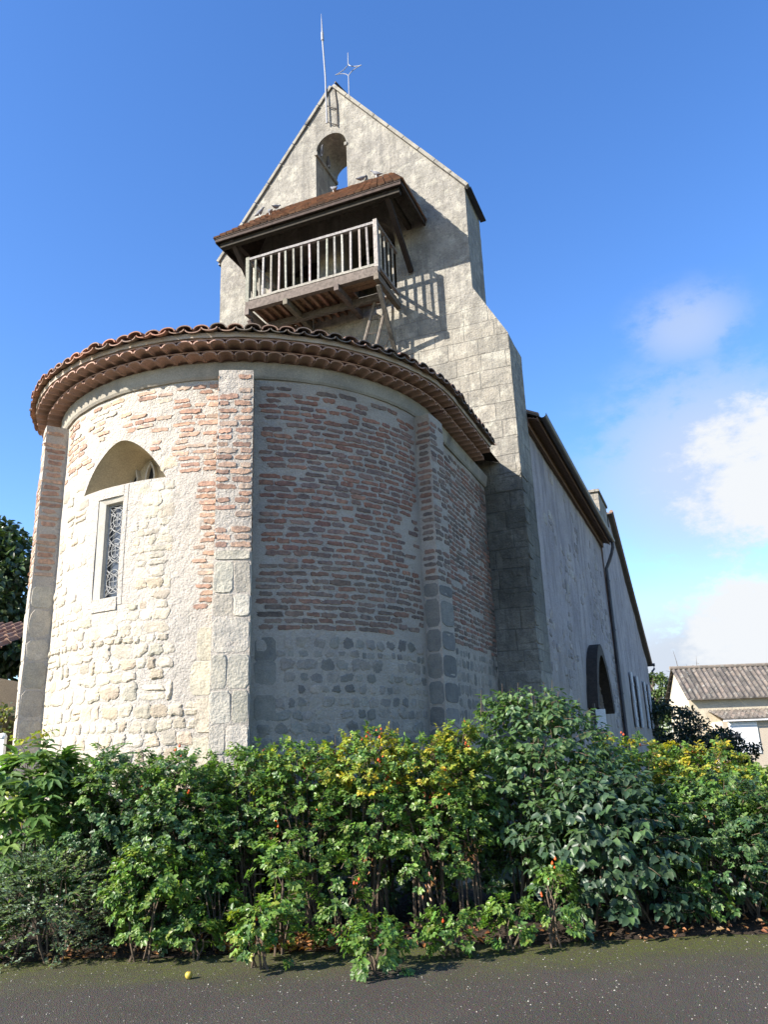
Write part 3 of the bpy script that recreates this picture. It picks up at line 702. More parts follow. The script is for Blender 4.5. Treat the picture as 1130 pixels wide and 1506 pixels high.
def half_tile(mb, c, d, r0, r1, z0, z1, w0, w1, up=1, th=0.014, col=None, n=8, arch=0.62):
    """half-round clay tile lying along d from radius r0 (outer) to r1; up=+1 convex, -1 channel"""
    t = Vector((-d.y, d.x, 0))
    def prof(w, off):
        return [(-(w + off) * math.cos(math.pi * k / n), up * (w * arch + off) * math.sin(math.pi * k / n)) for k in range(n + 1)]
    A = []
    for (r, z, w) in ((r0, z0, w0), (r1, z1, w1)):
        for off in (0.0, -th):
            A.append([mb.pt(c + d * r + t * x + Vector((0, 0, z + y)), col) for x, y in prof(w, off)])
    o0, i0_, o1, i1_ = A
    for k in range(n):
        mb.f.append([o0[k], o0[k + 1], o1[k + 1], o1[k]]); mb.f.append([i0_[k + 1], i0_[k], i1_[k], i1_[k + 1]])
        mb.f.append([o0[k], i0_[k], i0_[k + 1], o0[k + 1]]); mb.f.append([o1[k + 1], i1_[k + 1], i1_[k], o1[k]])
    mb.f.append([o0[0], o1[0], i1_[0], i0_[0]]); mb.f.append([o0[n], i0_[n], i1_[n], o1[n]])
TILE_PAL = [(0.33, 0.175, 0.12), (0.28, 0.165, 0.12), (0.23, 0.15, 0.115), (0.36, 0.215, 0.15), (0.19, 0.14, 0.11)]
TILE_OLD = [(0.20, 0.155, 0.125), (0.25, 0.17, 0.13), (0.16, 0.135, 0.11), (0.28, 0.18, 0.135)]
for nm, r_out, r_in, zb, half in (('lower', 3.23, 2.98, 6.43, 0.0), ('upper', 3.385, 3.0, 6.512, 0.5)):
    mb = MB()
    for c, d, hw, kind in stations(0.205, r_out, half):
        w = r_out * hw if kind == 0 else 0.1025
        half_tile(mb, c, d, r_out + random.uniform(-0.008, 0.008), r_in, zb, zb, w * 0.99, w * 0.9, 1, 0.016, jcol((1, 1, 1), 0.12), arch=0.58)
    ring_band(mb, [(r_in - 0.05, zb + 0.0585), (r_out - 0.012, zb + 0.0585), (r_out - 0.012, zb + 0.074), (r_in - 0.05, zb + 0.074)], right_to=RSTOP, jit=0.0015)
    er = mb.build('eave_row', M['genoise'], church)
    mb = MB()
    ring_band(mb, [(2.88, zb - 0.002), (r_in + 0.02, zb - 0.002), (r_in + 0.02, zb + 0.06), (2.88, zb + 0.06)], right_to=RSTOP - 0.03)
    mb.build('eave_fill', M['genoise_fill'], er)
mb = MB(); ring_band(mb, [(3.0, 6.588), (3.40, 6.588), (3.405, 6.652), (3.0, 6.70)], right_to=RSTOP - 0.05, jit=0.004)
mb.build('roof_edge_mortar', M['genoise_fill'], church)
# roof tiles, first courses modelled tile by tile up the slope
PITCHR = math.tan(R_(19))
zroof = lambda r: 6.625 + (3.49 - r) * PITCHR
mb = MB(); R0 = 3.48
st = stations(0.215, R0, 0.0); st2 = stations(0.215, R0, 0.5)
for lst, up in ((st2, -1), (st, 1)):
    for c, d, hw, kind in lst:
        for k in range(6):
            ro = R0 - 0.47 * k + random.uniform(-0.02, 0.02); ri = ro - 0.55
            if kind == 0 and ri < 0.05: ri = 0.05
            if ro < 0.3: continue
            w0 = (ro * hw if kind == 0 else 0.1075) * 0.98; w1 = (ri * hw if kind == 0 else 0.1075) * 0.86
            if k == 0 and random.random() < 0.1: ro += 0.03
            lift = 0.018 * (1 if up > 0 else 0.4)
            zz = 0.02 if up > 0 else 0.045
            jz = random.uniform(-0.008, 0.012)
            col = pick(TILE_OLD if (d.x > 0.35 or k > 0) else TILE_PAL)
            half_tile(mb, c, d, ro, ri, zroof(ro) + zz + lift + jz, zroof(ri) + zz - 0.01, w0, max(w1, 0.01), up, 0.014, col, arch=0.66 if up > 0 else 0.5)
mb.build('apse_roof_tile', M['tile'], church)
mb = MB(); rows = []
for c, d in path_ring(64): rows.append([mb.pt(c + d * 3.30 + Vector((0, 0, zroof(3.30) - 0.035))), mb.pt(c + d * 3.02 + Vector((0, 0, zroof(3.02) - 0.035))), mb.pt(c + Vector((0, 0, zroof(0) - 0.035)))])
for a, b in zip(rows[:-1], rows[1:]): mb.f += [[a[0], b[0], b[1], a[1]], [a[1], b[1], b[2], a[2]]]
rows = []
mb.build('apse_roof_deck', M['wood_dark'], church)

# ---- bell gable wall
GT = 1.12
def gx_top(x):
    ax = abs(x)
    if ax <= 3.04: return 16.85 - ax * (16.85 - 12.95) / 3.04
    if ax <= 3.68: return 10.50 - (ax - 3.04) * (10.50 - 9.30) / 0.64
    return 9.3
def grough(x, z): return 0.018 * noise.noise((x * 0.8, z * 0.8, 7.7)) + 0.006 * noise.noise((x * 3, z * 3, 1.7))
BX0, BX1, BSP, BSI = -0.47, 0.33, 15.14, 13.84
BM = (BX0 + BX1) / 2; BR = (BX1 - BX0) / 2
def b_top(x): return BSP + math.sqrt(max(0, BR * BR - (x - BM) ** 2))
LOW = [(-1.05, 0.62), (0.80, 0.62)]   # two lower bell openings, enlarged to deepen the dark under the hood (centre, half width)
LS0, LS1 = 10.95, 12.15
def g_holes(x):
    h = []
    for c, hw in LOW:
        if c - hw < x < c + hw: h.append((LS0, LS1 + math.sqrt(max(0, hw * hw - (x - c) ** 2))))
    if BX0 < x < BX1: h.append((BSI, b_top(x)))
    return h
xs = sorted(set([round(-3.68 + 7.36 * i / 60, 5) for i in range(61)] + [-3.04, 3.04, 0, BX0, BX1] + [BX0 + (BX1 - BX0) * i / 20 for i in range(21)] + [c + hw * k / 8 for c, hw in LOW for k in range(-8, 9)]))
mb = MB()
wall_columns(mb, xs, lambda x: 0.0, gx_top, g_holes, lambda x, z: Vector((x, GY + grough(x, z), z)), dz=0.3)
holes_b = lambda x: [(BSI, b_top(x))] if BX0 < x < BX1 else []
wall_columns(mb, [x for x in xs], lambda x: 0.0, gx_top, holes_b, lambda x, z: Vector((x, GY + GT, z)), dz=3)
# edges of the slab, with ragged arrises
rim = [(3.68, 0.0)] + [(3.68, 9.3 * k / 30) for k in range(1, 31)] + [(3.04, 10.50)] + [(3.04, 10.5 + 2.45 * k / 8) for k in range(1, 9)] + [(0, 16.85)]
rim = rim + [(-x, z) for x, z in rim[::-1][1:]]
for (x0, z0), (x1, z1) in zip(rim[:-1], rim[1:]):
    f = lambda x, z, t: Vector((x + (0.02 * noise.noise((z * 2, t * 3, 1)) if abs(x) > 3 else 0), GY + (grough(x, z) if t == 0 else GT * t), z))
    for t0, t1 in ((0, 0.5), (0.5, 1)): mb.face([f(x0, z0, t0), f(x0, z0, t1), f(x1, z1, t1), f(x1, z1, t0)])
gab = mb.build('bell_gable', M['gable'], church)
mb = MB()
ol = [(BX0, BSI)] + [(BM + BR * math.cos(math.pi - math.pi * k / 20), BSP + BR * math.sin(math.pi * k / 20)) for k in range(21)] + [(BX1, BSI)]
for (x0, z0), (x1, z1) in zip(ol, ol[1:] + ol[:1]):
    mb.face([(x0, GY - 0.0 + grough(x0, z0), z0), (x1, GY + grough(x1, z1), z1), (x1, GY + GT, z1), (x0, GY + GT, z0)])
# impost ledge of the arch
for x, sg in ((BX0, 1), (BX1, -1)): mb.box((x + sg * 0.015, GY + GT / 2 - 0.02, BSP - 0.05), (0.07, GT + 0.02, 0.09))
mb.build('bell_arch', M['gable'], gab)
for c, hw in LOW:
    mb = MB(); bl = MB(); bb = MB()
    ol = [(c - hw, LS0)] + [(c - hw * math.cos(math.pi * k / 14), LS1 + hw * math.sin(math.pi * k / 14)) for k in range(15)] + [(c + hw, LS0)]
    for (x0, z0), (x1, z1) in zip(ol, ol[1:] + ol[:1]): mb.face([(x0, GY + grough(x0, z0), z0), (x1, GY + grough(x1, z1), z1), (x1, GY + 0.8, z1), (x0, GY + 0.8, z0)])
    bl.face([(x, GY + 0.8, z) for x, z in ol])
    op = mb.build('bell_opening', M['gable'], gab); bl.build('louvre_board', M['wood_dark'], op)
    bb.lathe((c, GY + 0.32, LS0 + 0.42), [(0.40, 0), (0.38, 0.05), (0.32, 0.16), (0.27, 0.33), (0.235, 0.52), (0.19, 0.62), (0.04, 0.66), (0.04, 0.95), (0, 0.95)], 18)
    bb.build('bell', M['bronze'], op, smooth=False)
# copings
mb = MB()
for sg in (-1, 1):
    x1, z1 = sg * 3.10, 12.95 - 0.06 * 3.9 / 3.04; n = 9
    for k in range(n):
        f0, f1 = k / n, (k + 1) / n - 0.004
        a = Vector((sg * -0.0 + x1 * f0, 0, 16.87 + (z1 - 16.85) * f0)); b = Vector((x1 * f1, 0, 16.87 + (z1 - 16.85) * f1))
        d = (b - a).normalized(); nn = Vector((-d.z, 0, d.x)) * (1 if sg < 0 else -1); nn = nn if nn.z > 0 else -nn
        j = random.uniform(-0.006, 0.006)
        P = []
        for p in (a, b):
            for y in (GY - 0.05 + j, GY + GT + 0.06):
                for o in (0.002, 0.075 + j): P.append(p + nn * o + Vector((0, y, 0)))
        i = [mb.pt(p) for p in P]
        for q in ((0, 1, 3, 2), (4, 6, 7, 5), (0, 4, 5, 1), (2, 3, 7, 6), (1, 5, 7, 3), (0, 2, 6, 4)): mb.f.append([i[t] for t in q])
mb.box((0, GY + GT / 2, 16.97), (0.16, GT * 0.5, 0.22))
mb.build('coping', M['coping'], gab)
for sg in (-1, 1):
    mb = MB(); mb.beam((sg * 3.10, GY + 0.06, 12.93), (sg * 3.12, GY + GT + 0.05, 12.86), 0.13, 0.035)
    mb.build('shoulder_slate', M['zinc'], gab)
# squared corner stones at the foot of the gable
mb = MB()
z = 0.1; k = 0
while z < 6.4:
    h = random.uniform(0.26, 0.38)
    mp = lambda u, v, o: Vector((u, GY + grough(u, v) - o, v)); w = 0.52 if k % 2 else 0.34
    blob_piece(mb, mp, 3.69 - w / 2, z + h / 2, w, h - 0.02, 0.008, 8, 18, 0.05, jcol((0.16, 0.15, 0.13)), 0, 0.003)
    mp2 = lambda u, v, o: Vector((3.69 + o, GY + u, v)); w2 = 0.34 if k % 2 else 0.55
    blob_piece(mb, mp2, w2 / 2 - 0.01, z + h / 2, w2, h - 0.02, 0.008, 8, 18, 0.07, jcol((0.13, 0.12, 0.105)), 0, 0.003)
    z += h; k += 1
mb.build('corner_stone', M['gable'], gab)

# ---- nave
NX = 3.60; NY0, NY1 = GY + GT, 15.75; NH = 8.0
DY0, DY1, DZS, DZT = 8.95, 11.7, 2.3, 3.72   # portal along local y
def d_top(y):
    u = (y - (DY0 + DY1) / 2) / ((DY1 - DY0) / 2); return DZS + (DZT - DZS) * max(0.0, 1 - abs(u) ** 1.8) ** 0.8
nrough = lambda y, z: 0.03 * noise.noise((y * 0.6, z * 0.6, 3.3)) + 0.012 * noise.noise((y * 2.4, z * 2.4, 8.1))
ys = sorted(set([round(NY0 + (NY1 - NY0) * i / 70, 5) for i in range(71)] + [DY0, DY1] + [DY0 + (DY1 - DY0) * i / 24 for i in range(25)] + [5.55, 5.95]))
def n_holes(y):
    if DY0 < y < DY1: return [(0.0, d_top(y))]
    if 5.55 < y < 5.95: return [(2.15, 2.5)]
    return []
mb = MB()
wall_columns(mb, ys, lambda y: -0.001, lambda y: NH, n_holes, lambda y, z: Vector((NX + nrough(y, z), y, z)), dz=0.3)
for sx in (-NX,): mb.face([(sx, NY0, 0), (sx, NY1, 0), (sx, NY1, NH), (sx, NY0, NH)])
mb.face([(-NX, NY1, 0), (NX, NY1, 0), (NX, NY1, NH), (0, NY1, NH + 1.9), (-NX, NY1, NH)])
nave = mb.build('nave_wall', M['plaster'], church, smooth=True)
mb = MB()
rubble(mb, NY0 + 0.05, NY1 - 0.1, 0.2, NH - 0.3, [(0.36, 0.32, 0.30), (0.30, 0.27, 0.26), (0.42, 0.375, 0.34), (0.25, 0.225, 0.22)], rh=(0.12, 0.24), ar=(0.8, 1.8), hgt=(0.002, 0.016), gap=0.05, keep=lambda u, v: 0.8 if nf(u, v, 0.5, 21) + 0.5 * nf(u, v, 1.7, 4) > 0.12 else 0.04, skip=lambda u, v, w: (DY0 - 0.4 - w < u < DY1 + 0.4 + w and v < DZT + 0.45) or (5.3 < u < 6.2 and 1.9 < v < 2.8), jit=0.24, ex=3.4, dome=0.2, mp=lambda u, v, o: Vector((NX + nrough(u, v) + o, u, v)))
mb.build('wall_stone', M['stone'], nave)
mb = MB(); mb.box((NX - 0.22, 5.75, 2.325), (0.4, 0.44, 0.40)); mb.build('vent_hole', M['black'], nave)
mb = MB()
prev = None
for i in range(25):
    y = DY0 + (DY1 - DY0) * i / 24; z = d_top(y)
    if prev:
        y0, z0 = prev
        mb.face([(NX + 0.02, y0, z0), (NX + 0.02, y, z), (NX - 0.55, y, z), (NX - 0.55, y0, z0)])
    prev = (y, z)
for y in (DY0, DY1): mb.face([(NX + 0.02, y, 0), (NX + 0.02, y, DZS), (NX - 0.55, y, DZS), (NX - 0.55, y, 0)])
portal = mb.build('portal', M['plaster'], church)
mb = MB(); mb.face([(NX - 0.52, DY0 - 0.02, 0), (NX - 0.52, DY1 + 0.02, 0)] + [(NX - 0.52, DY1 - (DY1 - DY0) * i / 24, d_top(DY1 - (DY1 - DY0) * i / 24)) for i in range(25)])
for k in range(8):
    y = DY0 + 0.2 + k * (DY1 - DY0 - 0.4) / 7; mb.box((NX - 0.50, y, 1.4), (0.03, 0.02, 2.8))
mb.build('door', M['wood_dark'], portal)
mb = MB(); N_ = 22; prev = None                     # weathered hood over the arch
for i in range(N_ + 1):
    a = math.pi * i / N_; y = (DY0 + DY1) / 2 - math.cos(a) * (DY1 - DY0) / 2; z = d_top(min(max(y, DY0 + 1e-3), DY1 - 1e-3))
    y2 = (DY0 + DY1) / 2 - math.cos(a) * ((DY1 - DY0) / 2 + 0.24); z2 = z + 0.06 + 0.22 * math.sin(a)
    if prev:
        (a0_, b0_, c0_, d0_) = prev
        o1, o0 = NX + 0.26, NX + 0.0
        mb.face([(o1, a0_, b0_), (o1, y, z), (o1, y2, z2), (o1, c0_, d0_)]); mb.face([(o0, a0_, b0_), (o0, y, z), (o1, y, z), (o1, a0_, b0_)]); mb.face([(o0, c0_, d0_), (o1, c0_, d0_), (o1, y2, z2), (o0, y2, z2)])
    prev = (y, z, y2, z2)
mb.build('portal_hood', M['wood_dark'], portal)
# nave roof, eave boards, gutter, downpipe
mb = MB()
for sg in (-1, 1):
    x0, x1 = sg * 3.90, 0.0; zr0, zr1 = NH - 0.02, NH + 1.95
    nY = int((NY1 - NY0) / 0.23)
    for k in range(nY):
        y = NY0 + 0.115 + k * 0.23 + 0.02
        a = [(-0.11 * math.cos(math.pi * j / 6), 0.07 * math.sin(math.pi * j / 6)) for j in range(7)]
        r0 = [mb.pt((x0, y + p, zr0 + q), pick(TILE_OLD)) for p, q in a]; r1 = [mb.pt((x1, y + p, zr1 + q), pick(TILE_OLD)) for p, q in a]
        for j in range(6): mb.f.append([r0[j], r0[j + 1], r1[j + 1], r1[j]])
        mb.f.append(r0)
    P = [(x0, NY0 + 0.005, zr0 - 0.05), (x0, NY1, zr0 - 0.05), (0, NY1, zr1 - 0.05), (0, NY0 + 0.005, zr1 - 0.05)]
    mb.col = (0.14, 0.11, 0.09); mb.face(P); Q = [(a, b, c + 0.05) for a, b, c in P]; mb.face(Q); mb.face([P[0], P[1], Q[1], Q[0]]); mb.face([P[0], P[3], Q[3], Q[0]]); mb.col = (1, 1, 1)
nroof = mb.build('nave_roof', M['tile'], church)
mb = MB()
for k in range(4):
    x0 = NX + 0.03 + k * 0.063; mb.box((x0 + 0.030, (NY0 + NY1) / 2, NH - 0.045 - 0.02 * k), (0.058, NY1 - NY0 - 0.06, 0.02))
mb.box((NX + 0.05, (NY0 + NY1) / 2, NH - 0.14), (0.07, NY1 - NY0 - 0.08, 0.16))
mb.box((3.88, (NY0 + NY1) / 2 + 0.02, NH - 0.085), (0.03, NY1 - NY0 - 0.05, 0.13))
mb.build('eave_soffit', M['soffit'], nroof)
mb = MB(); n = 8; pr = [(0.085 * math.cos(math.pi + math.pi * j / n), 0.085 * math.sin(math.pi + math.pi * j / n)) for j in range(n + 1)] 
pr = pr + [(x * 0.9, z * 0.9) for x, z in pr[::-1]]
rows = [[mb.pt((3.985 + x, y, NH - 0.03 + z)) for x, z in pr] for y in (NY0 + 0.02, NY1 - 0.02)]
for j in range(len(pr)): mb.f.append([rows[0][j], rows[0][(j + 1) % len(pr)], rows[1][(j + 1) % len(pr)], rows[1][j]])
mb.f.append(rows[0]); mb.f.append(rows[1])
mb.build('gutter', M['zinc'], nroof)
mb = MB(); yp = NY1 - 0.12
mb.tube([(3.985, yp, NH - 0.1), (3.985, yp, NH - 0.25), (3.93, yp, NH - 0.45), (NX + 0.2, yp, NH - 0.75), (NX + 0.10, yp, NH - 0.95), (NX + 0.10, yp, NH - 1.2), (NX + 0.10, yp, 0.0)], 0.055, 10)
for z in (1.0, 3.0, 5.0, 6.6): mb.lathe((NX + 0.10, yp, z), [(0.056, 0), (0.068, 0), (0.068, 0.05), (0.056, 0.05)], 10)
mb.build('downpipe', M['zinc'], church, smooth=False)

# ---- adjoining house beyond the nave, its roof falling to the west
annex = empty('shuttered_house', wpos(NX, NY1, 0), 'tall plastered house with pale shutters joined to the far end of the church nave', 'house', rotz=-YAW)
AL = 13.4
mb = MB()
AY = 3.2; AT = 9.75
def al_top(y): return 9.25 if y < AY else AT - (y - AY) * (AT - 5.2) / (AL - AY)
WINS = [(4.2, 5.6, 2.1, 3.95), (9.6, 11.0, 2.1, 3.95)]
ys = sorted(set([0.003 + (AL - 0.003) * i / 50 for i in range(51)] + [AY] + [w for a in WINS for w in a[:2]]))
wall_columns(mb, ys, lambda y: 0, al_top, lambda y: [(a[2], a[3]) for a in WINS if a[0] < y < a[1]], lambda y, z: Vector((0.03 + nrough(y + 20, z), y, z)), dz=0.4)
mb.face([(0, AL, 0), (-7.2, AL, 0), (-7.2, AL, 5.2), (0, AL, 5.2)])
mb.face([(-7.2, 0.003, 0), (-7.2, AL, 0), (-7.2, AL, 5.2), (-7.2, AY, AT), (-7.2, 0.003, 9.25)])
mb.build('wall', M['plaster'], annex)
for a in WINS:
    mb = MB(); mb.box((-0.13, (a[0] + a[1]) / 2, (a[2] + a[3]) / 2), (0.06, a[1] - a[0], a[3] - a[2])); wn = mb.build('window', M['glass'], annex)
    for y in (a[0] - 0.36, a[1] + 0.36): 
        mb = MB(); mb.box((0.10, y, (a[2] + a[3]) / 2), (0.04, 0.66, a[3] - a[2] + 0.06))
        for k in range(3): mb.box((0.125, y, a[2] + 0.25 + k * 0.6), (0.02, 0.62, 0.09))
        mb.build('shutter', M['grey_paint'], annex)
mb = MB()
mb.beam((-3.55, AY - 0.04, AT + 0.07), (-3.55, AL + 0.35, 5.09), 7.5, 0.10, col=(0.14, 0.12, 0.105)); 
for k in range(33):
    x = 0.18 - k * 0.23; mb.tube([(x, AY - 0.04, AT + 0.14), (x, AL + 0.38, 5.12)], 0.075, 6, pick(TILE_OLD))
mb.build('roof', M['tile'], annex)
mb = MB(); mb.box((-0.38, 1.7, 9.5), (0.85, 2.2, 0.9)); mb.box((-0.38, 1.7, 9.98), (0.95, 2.35, 0.09)); mb.build('chimney', M['gable'], annex)
mb = MB(); mb.tube([(0.35, AL + 0.42, 5.05), (-7.3, AL + 0.42, 5.05)], 0.075, 8); mb.tube([(0.30, AL + 0.42, 5.02), (0.30, AL + 0.42, 4.86), (0.2, AL + 0.15, 4.7)], 0.045, 8); mb.build('gutter', M['zinc'], annex)

# ------------------------------------------------------------------ wooden bell balcony
BY = GY - 1.13                          # front face, local y
BXC = -0.06; BHW = 1.49                 # centre and half width (local x)
bal = empty('wooden_balcony', wpos(0, GY, 10.6), 'weathered grey wooden balcony with slatted railing bolted high on the bell gable', 'balcony', rotz=-YAW)
def B(x, y, z): return Vector((x, y - GY, z - 10.6))
ZD = 10.62; ZT = 11.80
cj = lambda: jcol((0.95, 0.95, 0.95), 0.30, 0.06)
def part(name, mat, items, parent):
    mb = MB()
    for it in items: mb.beam(it[0], it[1], it[2], it[3], cj(), jit=it[4] if len(it) > 4 else 0)
    return mb.build(name, mat, parent)
xl, xr = BXC - BHW, BXC + BHW
for x, y in ((xl, BY), (xr, BY)): part('corner_post', M['wood_grey'], [(B(x, y, ZD + 0.02), B(x, y, ZT + 0.05), 0.085, 0.085)], bal)
part('top_rail', M['wood_grey'], [(B(xl + 0.04, BY, ZT), B(xr - 0.04, BY, ZT - 0.02), 0.075, 0.055, 0.006)], bal)
part('bottom_rail', M['wood_grey'], [(B(xl + 0.04, BY, ZD + 0.19), B(xr - 0.04, BY, ZD + 0.18), 0.065, 0.055, 0.004)], bal)
for x in (xl, xr):
    part('side_rail', M['wood_grey'], [(B(x, BY + 0.045, ZT), B(x, GY - 0.01, ZT), 0.07, 0.055)], bal)
    part('side_bottom_rail', M['wood_grey'], [(B(x, BY + 0.045, ZD + 0.18), B(x, GY - 0.01, ZD + 0.18), 0.06, 0.05)], bal)
nb = 15
for k in range(nb):
    x = xl + (xr - xl) * (k + 1) / (nb + 1) + random.uniform(-0.012, 0.012)
    part('baluster', M['wood_grey'], [(B(x, BY, ZD + 0.21), B(x + random.uniform(-0.018, 0.018), BY, ZT - 0.02), 0.034 + random.uniform(-0.005, 0.005), 0.042, 0.004)], bal)
for x in (xl, xr):
    for k in range(4):
        y = BY + (GY - BY) * (k + 1) / 5
        part('baluster', M['wood_grey'], [(B(x, y, ZD + 0.2), B(x, y, ZT - 0.02), 0.036, 0.036)], bal)
part('front_beam', M['wood_beam'], [(B(xl - 0.03, BY, ZD + 0.03), B(xr + 0.03, BY, ZD + 0.02), 0.11, 0.20, 0.004)], bal)
mb = MB(); y = BY + 0.07
while y < GY - 0.03:
    w = min(random.uniform(0.13, 0.17), GY - y - 0.01)
    if not (GY - 0.75 < y < GY - 0.15):
        mb.beam(B(xl + 0.02, y + w / 2, ZD + 0.07), B(xr - 0.02, y + w / 2, ZD + 0.07), w - 0.012, 0.035, cj())
    else:                               # hatch for the ladder at the right-hand side
        mb.beam(B(xl + 0.02, y + w / 2, ZD + 0.07), B(xr - 0.75, y + w / 2, ZD + 0.07), w - 0.012, 0.035, cj())
    y += w
mb.build('deck_plank', M['wood_plank'], bal)
for x in (xl + 0.02, BXC - 0.55, BXC + 0.62, xr - 0.0):
    part('joist', M['wood_beam'], [(B(x, BY - 0.08, ZD - 0.125), B(x, GY + 0.05, ZD - 0.125), 0.10, 0.135)], bal)
mb = MB()
for k in range(16):
    x = xl + 0.12 + k * 0.185
    if x < BXC + 0.55: mb.beam(B(x, BY + 0.07, ZD + 0.005), B(x, GY - 0.02, ZD + 0.005), 0.06, 0.075, cj())
mb.build('deck_batten', M['wood_plank'], bal)
part('ledger', M['wood_beam'], [(B(xl, GY - 0.5, ZD - 0.13), B(xr - 0.15, GY - 0.5, ZD - 0.13), 0.10, 0.13)], bal)
part('strut', M['wood_beam'], [(B(xr - 0.01, BY + 0.06, ZD - 0.24), B(xr - 0.09, GY - 0.02, 9.32), 0.085, 0.085)], bal)
part('strut', M['wood_beam'], [(B(xl + 0.01, BY + 0.06, ZD - 0.24), B(xl + 0.09, GY - 0.02, 9.32), 0.085, 0.085)], bal)
part('strut', M['wood_beam'], [(B(xl + 0.02, BY + 0.06, ZD - 0.24), B(xl + 0.02, GY - 0.02, 9.95), 0.075, 0.075)], bal)
part('cross_brace', M['iron'], [(B(xr - 0.04, BY + 0.55, 10.25), B(xr - 0.55, GY - 0.1, 9.6), 0.018, 0.018), (B(xr - 0.06, GY - 0.30, 9.75), B(xr - 0.42, GY - 0.05, 9.35), 0.014, 0.014)], bal)
mb = MB(); mb.tube([B(-0.36, GY - 0.42, ZD - 0.05), B(-0.365, GY - 0.42, 9.4)], 0.012, 6); mb.tube([B(-0.36, GY - 0.42, ZD - 0.02), B(-0.36, GY - 0.42, ZD - 0.25)], 0.022, 6); mb.build('bell_pull', M['iron'], bal)

# ladder from the apse roof up to the hatch
lad = empty('ladder', wpos(0.84, GY - 0.82, 8.1), 'thin dark ladder leaning from the apse roof up to the balcony hatch', 'ladder', rotz=-YAW)
LB = Vector((0.84, GY - 0.82, 8.1))
q = lambda x, y, z: Vector((x, y, z)) - LB
top0, top1 = q(1.12, GY - 0.42, ZD + 0.02), q(1.40, GY - 0.42, ZD + 0.02); b0_, b1_ = q(0.50, GY - 0.85, zroof(0.5) + 0.10), q(0.80, GY - 0.85, zroof(0.8) + 0.10)
for a, b in ((top0, b0_), (top1, b1_)):
    mb = MB(); mb.tube([a, b], 0.032, 6); mb.build('ladder_rail', M['wood_beam'], lad)
for k in range(1, 9):
    mb = MB(); f = k / 9; mb.tube([top0.lerp(b0_, f), top1.lerp(b1_, f)], 0.012, 5)
    mb.build('rung', M['iron'], lad)

# canopy over the balcony
can = empty('canopy', wpos(0, GY, 12.4), 'brown tiled lean-to canopy sheltering the balcony on the bell gable', 'canopy', rotz=-YAW)
def Cn(x, y, z): return Vector((x, y - GY, z - 12.4))
CF = GY - 1.45; CL, CR = -2.24, 2.15; CZ = 12.36; CT = 13.86
mb = MB()
# hipped lean-to: front slope and two ends; built as thin tiled slabs with courses
def slope(p00, p10, p11, p01, nu, nv, th=0.05):
    """courses of flat tiles on a quad p00-p10 eave, p01-p11 top"""
    nrm = (p10 - p00).cross(p01 - p00).normalized()
    if nrm.z < 0: nrm = -nrm
    for j in range(nv):
        v0, v1 = j / nv, min(1.0, (j + 1.25) / nv)
        l0, l1 = p00.lerp(p01, v0), p00.lerp(p01, v1); r0, r1 = p10.lerp(p11, v0), p10.lerp(p11, v1)
        for i in range(nu):
            u0, u1 = i / nu, (i + 1) / nu - 0.004; j_ = random.uniform(0, 0.012); c = pick([(0.25, 0.135, 0.085), (0.21, 0.12, 0.08), (0.28, 0.165, 0.105), (0.18, 0.115, 0.085)])
            A_ = [l0.lerp(r0, u0), l0.lerp(r0, u1)]; B_ = [l1.lerp(r1, u1), l1.lerp(r1, u0)]
            P = [A_[0] + nrm * (0.03 + j_), A_[1] + nrm * (0.03 + j_), B_[0] + nrm * 0.012, B_[1] + nrm * 0.012]
            mb.face(P, c); mb.face([A_[0] + nrm * 0.002, A_[1] + nrm * 0.002, P[1], P[0]], c)
e00, e10 = Cn(CL, CF, CZ), Cn(CR, CF, CZ); t0, t1 = Cn(CL + 0.75, GY - 0.01, CT), Cn(CR - 0.72, GY - 0.01, CT); w0_, w1_ = Cn(CL, GY - 0.01, CZ), Cn(CR, GY - 0.01, CZ)
slope(e00, e10, t1, t0, 26, 11)
slope(e10, w1_, t1, t1, 7, 11); slope(w0_, e00, t0, t0, 7, 11)
mb.build('canopy_tile', M['tile'], can)
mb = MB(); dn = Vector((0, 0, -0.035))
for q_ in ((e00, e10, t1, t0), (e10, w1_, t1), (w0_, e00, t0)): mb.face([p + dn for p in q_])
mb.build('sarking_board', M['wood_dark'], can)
mb = MB()
mb.beam(e00 + Vector((0.03, 0.03, -0.05)), e10 + Vector((-0.03, 0.03, -0.05)), 0.035, 0.11, cj()); mb.beam(e10 + Vector((-0.03, 0.05, -0.05)), w1_ + Vector((-0.03, 0, -0.05)), 0.035, 0.11, cj()); mb.beam(e00 + Vector((0.03, 0.05, -0.05)), w0_ + Vector((0.03, 0, -0.05)), 0.035, 0.11, cj())
mb.build('fascia', M['wood_dark'], can)
mb = MB()
for k in range(9):
    x = CL + 0.3 + k * (CR - CL - 0.6) / 8; xt = min(max(x, CL + 0.8), CR - 0.78)
    mb.beam(Cn(x, CF + 0.06, CZ - 0.06), Cn(xt, GY - 0.03, CT - 0.14), 0.07, 0.09, cj())
mb.build('rafter', M['wood_dark'], can)
for x in (CL + 0.4, CR - 0.39):
    mb = MB(); mb.beam(Cn(x, CF + 0.10, CZ - 0.09), Cn(x, GY - 0.02, 11.22), 0.10, 0.11, cj()); mb.build('brace', M['wood_dark'], can)
    mb = MB(); mb.beam(Cn(x, CF + 0.05, CZ - 0.03), Cn(x, GY + 0.02, CZ - 0.03), 0.10, 0.12, cj()); mb.build('tie_beam', M['wood_dark'], can)
mb = MB(); mb.beam(Cn(CL + 0.1, CF + 0.16, CZ - 0.14), Cn(CR - 0.1, CF + 0.16, CZ - 0.14), 0.12, 0.14, cj()); mb.build('wall_plate', M['wood_dark'], can)

